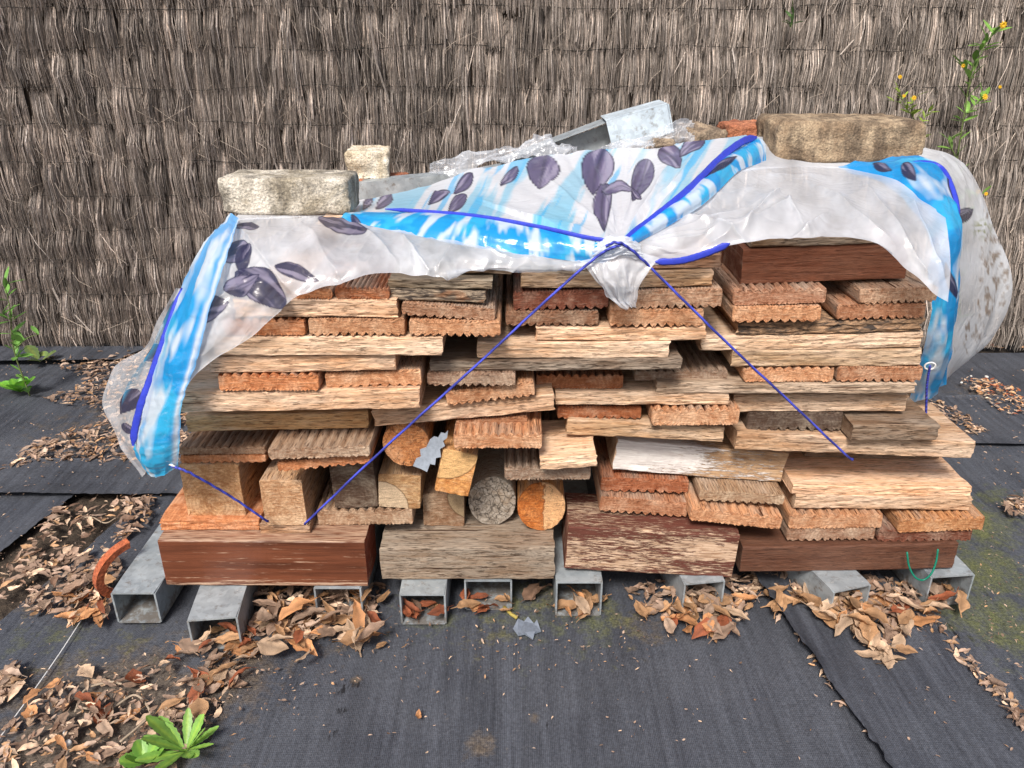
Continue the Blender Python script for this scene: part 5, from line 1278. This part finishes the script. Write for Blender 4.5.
def stem_weed(path, label, leafcol, nleaf, lsize, flowers=(), seed=1, r=0.0022, branches=()):
    rnd = random.Random(seed); P = [at(*p) if len(p) == 3 else Vector(p) for p in path]
    root = empty('tall_weed', P[0]); tag(root, label, 'weed')
    Q = [Vector(v) - P[0] for v in catmull([tuple(p) for p in P], 40)]
    tube('stem', Q, r, M['green'], root, 6, cols=(0.16, 0.20, 0.07, 1), taper=lambda t: 1 - 0.6 * t)
    runs = [Q]
    for b in branches:
        B = [Vector(v) - P[0] for v in catmull([tuple(at(*p)) for p in b], 20)]; runs.append(B)
        tube('stem', B, r * 0.6, M['green'], root, 5, cols=(0.18, 0.24, 0.08, 1), taper=lambda t: 1 - 0.5 * t)
    for i in range(nleaf):
        run = runs[0] if rnd.random() < 0.6 or len(runs) == 1 else rnd.choice(runs[1:]); t = rnd.random(); p = run[int(t * (len(run) - 1))]
        l = lsize * rnd.uniform(0.6, 1.2); V, F = blade(l, l * rnd.uniform(0.25, 0.42), rnd.uniform(0, 0.8), 6)
        k = rnd.uniform(0.7, 1.3); cc = [(leafcol[0] * k, leafcol[1] * k, leafcol[2] * k, 1)] * len(V)
        o = mesh_obj('leaf', V, F, M['green'], root, smooth=True, cols=cc); o.location = p; o.rotation_euler = (rnd.uniform(-0.2, 0.7), rnd.uniform(-.3, .3), rnd.uniform(0, 6.28))
    for f in flowers:
        p = at(*f[:3]) - P[0]; rr = f[3]
        bm = bmesh.new()
        for q in range(2):
            for i in range(9):
                a = i * 2 * math.pi / 9 + q * 0.35; d = rr * (1 - 0.3 * q)
                vs_ = [bm.verts.new(v) for v in ((0, 0, 0), (d * 0.6 * math.cos(a - .28), -0.2 * rr - q * .001, d * 0.6 * math.sin(a - .28)), (d * math.cos(a), -0.05 * rr, d * math.sin(a)), (d * 0.6 * math.cos(a + .28), -0.2 * rr - q * .001, d * 0.6 * math.sin(a + .28)))]
                bm.faces.new(vs_)
        me = bpy.data.meshes.new('flower'); bm.to_mesh(me); bm.free(); me.materials.append(M['yellow'])
        o = bpy.data.objects.new('flower', me); C.objects.link(o); o.parent = root; o.location = p; o.rotation_euler = (rnd.uniform(-.5, .2), rnd.uniform(-.5, .5), 0)
g0 = gp(30, 396, 0.01)
stem_weed([(30, 396, g0.y), (14, 350, g0.y + .01), (10, 310, g0.y + .02), (4, 282, g0.y + .02)], 'upright weed with a reddish stem against the fence at the left edge', (0.16, 0.34, 0.07), 48, .040, seed=5,
          branches=[[(14, 350, g0.y), (28, 338, g0.y), (40, 334, g0.y)], [(11, 320, g0.y), (-5, 312, g0.y), (-15, 310, g0.y)]])
yb = 1.98
stem_weed([(960, 330, yb), (958, 230, yb), (955, 180, yb), (965, 110, yb), (975, 60, yb), (1000, 25, yb)], 'tall thin weed with yellow flowers in front of the fence at the right', (0.19, 0.36, 0.07), 95, .038,
          [(1003, 25, yb - .02, .010), (985, 97, yb - .02, .009), (978, 192, yb - .02, .007), (963, 66, yb - .02, .006), (1000, 87, yb - .02, .005), (986, 194, yb - .02, .006)], 6, .003,
          [[(962, 120, yb), (975, 105, yb), (985, 98, yb)], [(968, 90, yb), (985, 45, yb), (1005, 25, yb)], [(958, 220, yb), (970, 200, yb), (984, 193, yb)], [(970, 80, yb), (965, 70, yb), (962, 64, yb)], [(957, 160, yb), (950, 140, yb), (966, 130, yb)]])
stem_weed([(925, 160, yb), (920, 130, yb), (905, 105, yb), (898, 88, yb)], 'short sprig with yellow buds behind the large paver', (0.30, 0.42, 0.06), 46, .026,
          [(914, 98, yb - .02, .007), (904, 96, yb - .02, .005), (900, 77, yb - .02, .006)], 7, .0016, [[(912, 115, yb), (900, 103, yb), (888, 100, yb)], [(908, 108, yb), (915, 100, yb), (916, 95, yb)], [(920, 130, yb), (925, 118, yb), (928, 112, yb)]])
stem_weed([(791, 28, 2.1), (793, 14, 2.1), (792, -6, 2.1)], 'thin green sprig poking out of the fence near the top edge of the photo', (0.10, 0.18, 0.06), 12, .03, seed=8, r=.001)
# green wire loop, terracotta shard, scraps, pebbles, roots
tube('wire_loop', [Vector(v) for v in catmull([tuple(at(*p)) for p in ((907, 552, 1.0), (909, 566, .995), (915, 577, .99), (923, 580, .99), (931, 574, .99), (936, 562, .995), (938, 549, 1.0))], 40)], 0.0016, M['green_wire'], None, 6)
tag(bpy.data.objects['wire_loop'], 'loop of green plastic wire hanging at the right end of the dark brown beam', 'wire')
def shard():
    c = gp(134, 598, 0.0); n = 18; V, F = [], []
    for i in range(n):
        a = math.radians(105 + 140 * i / (n - 1)); 
        for (r_, yy) in ((0.060, -0.006), (0.060, 0.006), (0.047, 0.006), (0.047, -0.006)):
            V.append((r_ * math.cos(a), yy, r_ * math.sin(a)))
    for i in range(n - 1):
        for k in range(4): F.append((i * 4 + k, i * 4 + (k + 1) % 4, i * 4 + 4 + (k + 1) % 4, i * 4 + 4 + k))
    F.append((3, 2, 1, 0)); F.append(tuple(range(n * 4 - 4, n * 4)))
    o = mesh_obj('pot_shard', V, F, M['terracotta'], smooth=False); o.location = (c.x - 0.004, c.y + 0.02, 0.050); o.rotation_euler = (0.25, 0.25, 0.95)
    tag(o, 'curved orange terracotta shard leaning on the leftmost steel tube', 'pot shard')
shard()
def scrap2():
    pts = [(513, 629), (518, 621), (524, 622), (528, 619), (534, 624), (537, 622), (541, 632), (535, 634), (533, 640), (525, 635), (518, 636)]
    V = [gp(a, b, 0.013) for a, b in pts]; V2 = [v + Vector((0, 0, 0.0012 + 0.004 * (i % 2))) for i, v in enumerate(V)]; n = len(V)
    o = mesh_obj('plastic_scrap', V + V2, [tuple(range(n - 1, -1, -1)), tuple(range(n, 2 * n))] + [(i, (i + 1) % n, n + (i + 1) % n, n + i) for i in range(n)], plain('dusty_clear_plastic', (0.20, 0.23, 0.28), 0.3))
    tag(o, 'flat clear grey plastic scrap lying on the mat in front of the tubes', 'plastic scrap')
scrap2()
for i, (px, py, s, lab) in enumerate(((283, 0, 0, ''), (70, 747, .011, 'larger white pebble on soil in the lower left corner'), (68, 733, .007, 'small white pebble above the larger one in the lower left corner'), (130, 677, .004, 'tiny white pebble on the mat left of the dry leaves'), (960, 383, .008, 'white pebble on the mat right of the pile, nearest the sheet'), (985, 378, .010, 'flat white pebble on the right mat among bark chips'), (971, 377, .006, 'smaller white pebble between two others right of the pile'))):
    if not s: continue
    o = rough_block('pebble', s, s * 0.8, s * 0.6, M['pebble'], i + 30, s * 0.08, 4, s * 0.28); o.location = gp(px, py, 0.016); o.rotation_euler = (0, 0, i)
    tag(o, lab, 'pebble', 'white pebbles on the ground')
tube('root', [Vector(v) for v in catmull([tuple(gp(*p, 0.018)) for p in ((75, 712), (85, 690), (110, 682), (122, 684))], 40)], 0.0016, M['root']); tag(bpy.data.objects['root'], 'thin pale root curling up from the soil at the lower left', 'root')
o = tube('root', [Vector(v) for v in catmull([tuple(gp(*p, 0.018)) for p in ((76, 708), (110, 708), (135, 695), (150, 712), (140, 725), (120, 742))], 40)], 0.0016, M['root']); tag(o, 'longer pale root arching towards the green foreground weed', 'root')
o = tube('root', [Vector(v) for v in catmull([tuple(gp(*p, 0.020)) for p in ((70, 522), (90, 517), (105, 523), (116, 518))], 30)], 0.0012, M['root']); tag(o, 'pale twig on the mat below the narrow strip at the left', 'root')
o = tube('stitching', [Vector(v) for v in catmull([tuple(gp(*p, 0.0115)) for p in ((84, 616), (60, 653), (30, 696), (-5, 745), (-40, 800))], 60)], 0.0011, M['white_ring'], None, 5); tag(o, 'white stitched thread along the edge of a weed mat at the lower left', 'thread')
o = tube('stick', [gp(504, 607, .014), gp(511, 614, .014), gp(517, 618, .014)], 0.003, plain('yellowed_stick', (0.42, 0.33, 0.08), 0.6)); tag(o, 'short yellow stick beside the cobwebbed tube', 'stick')
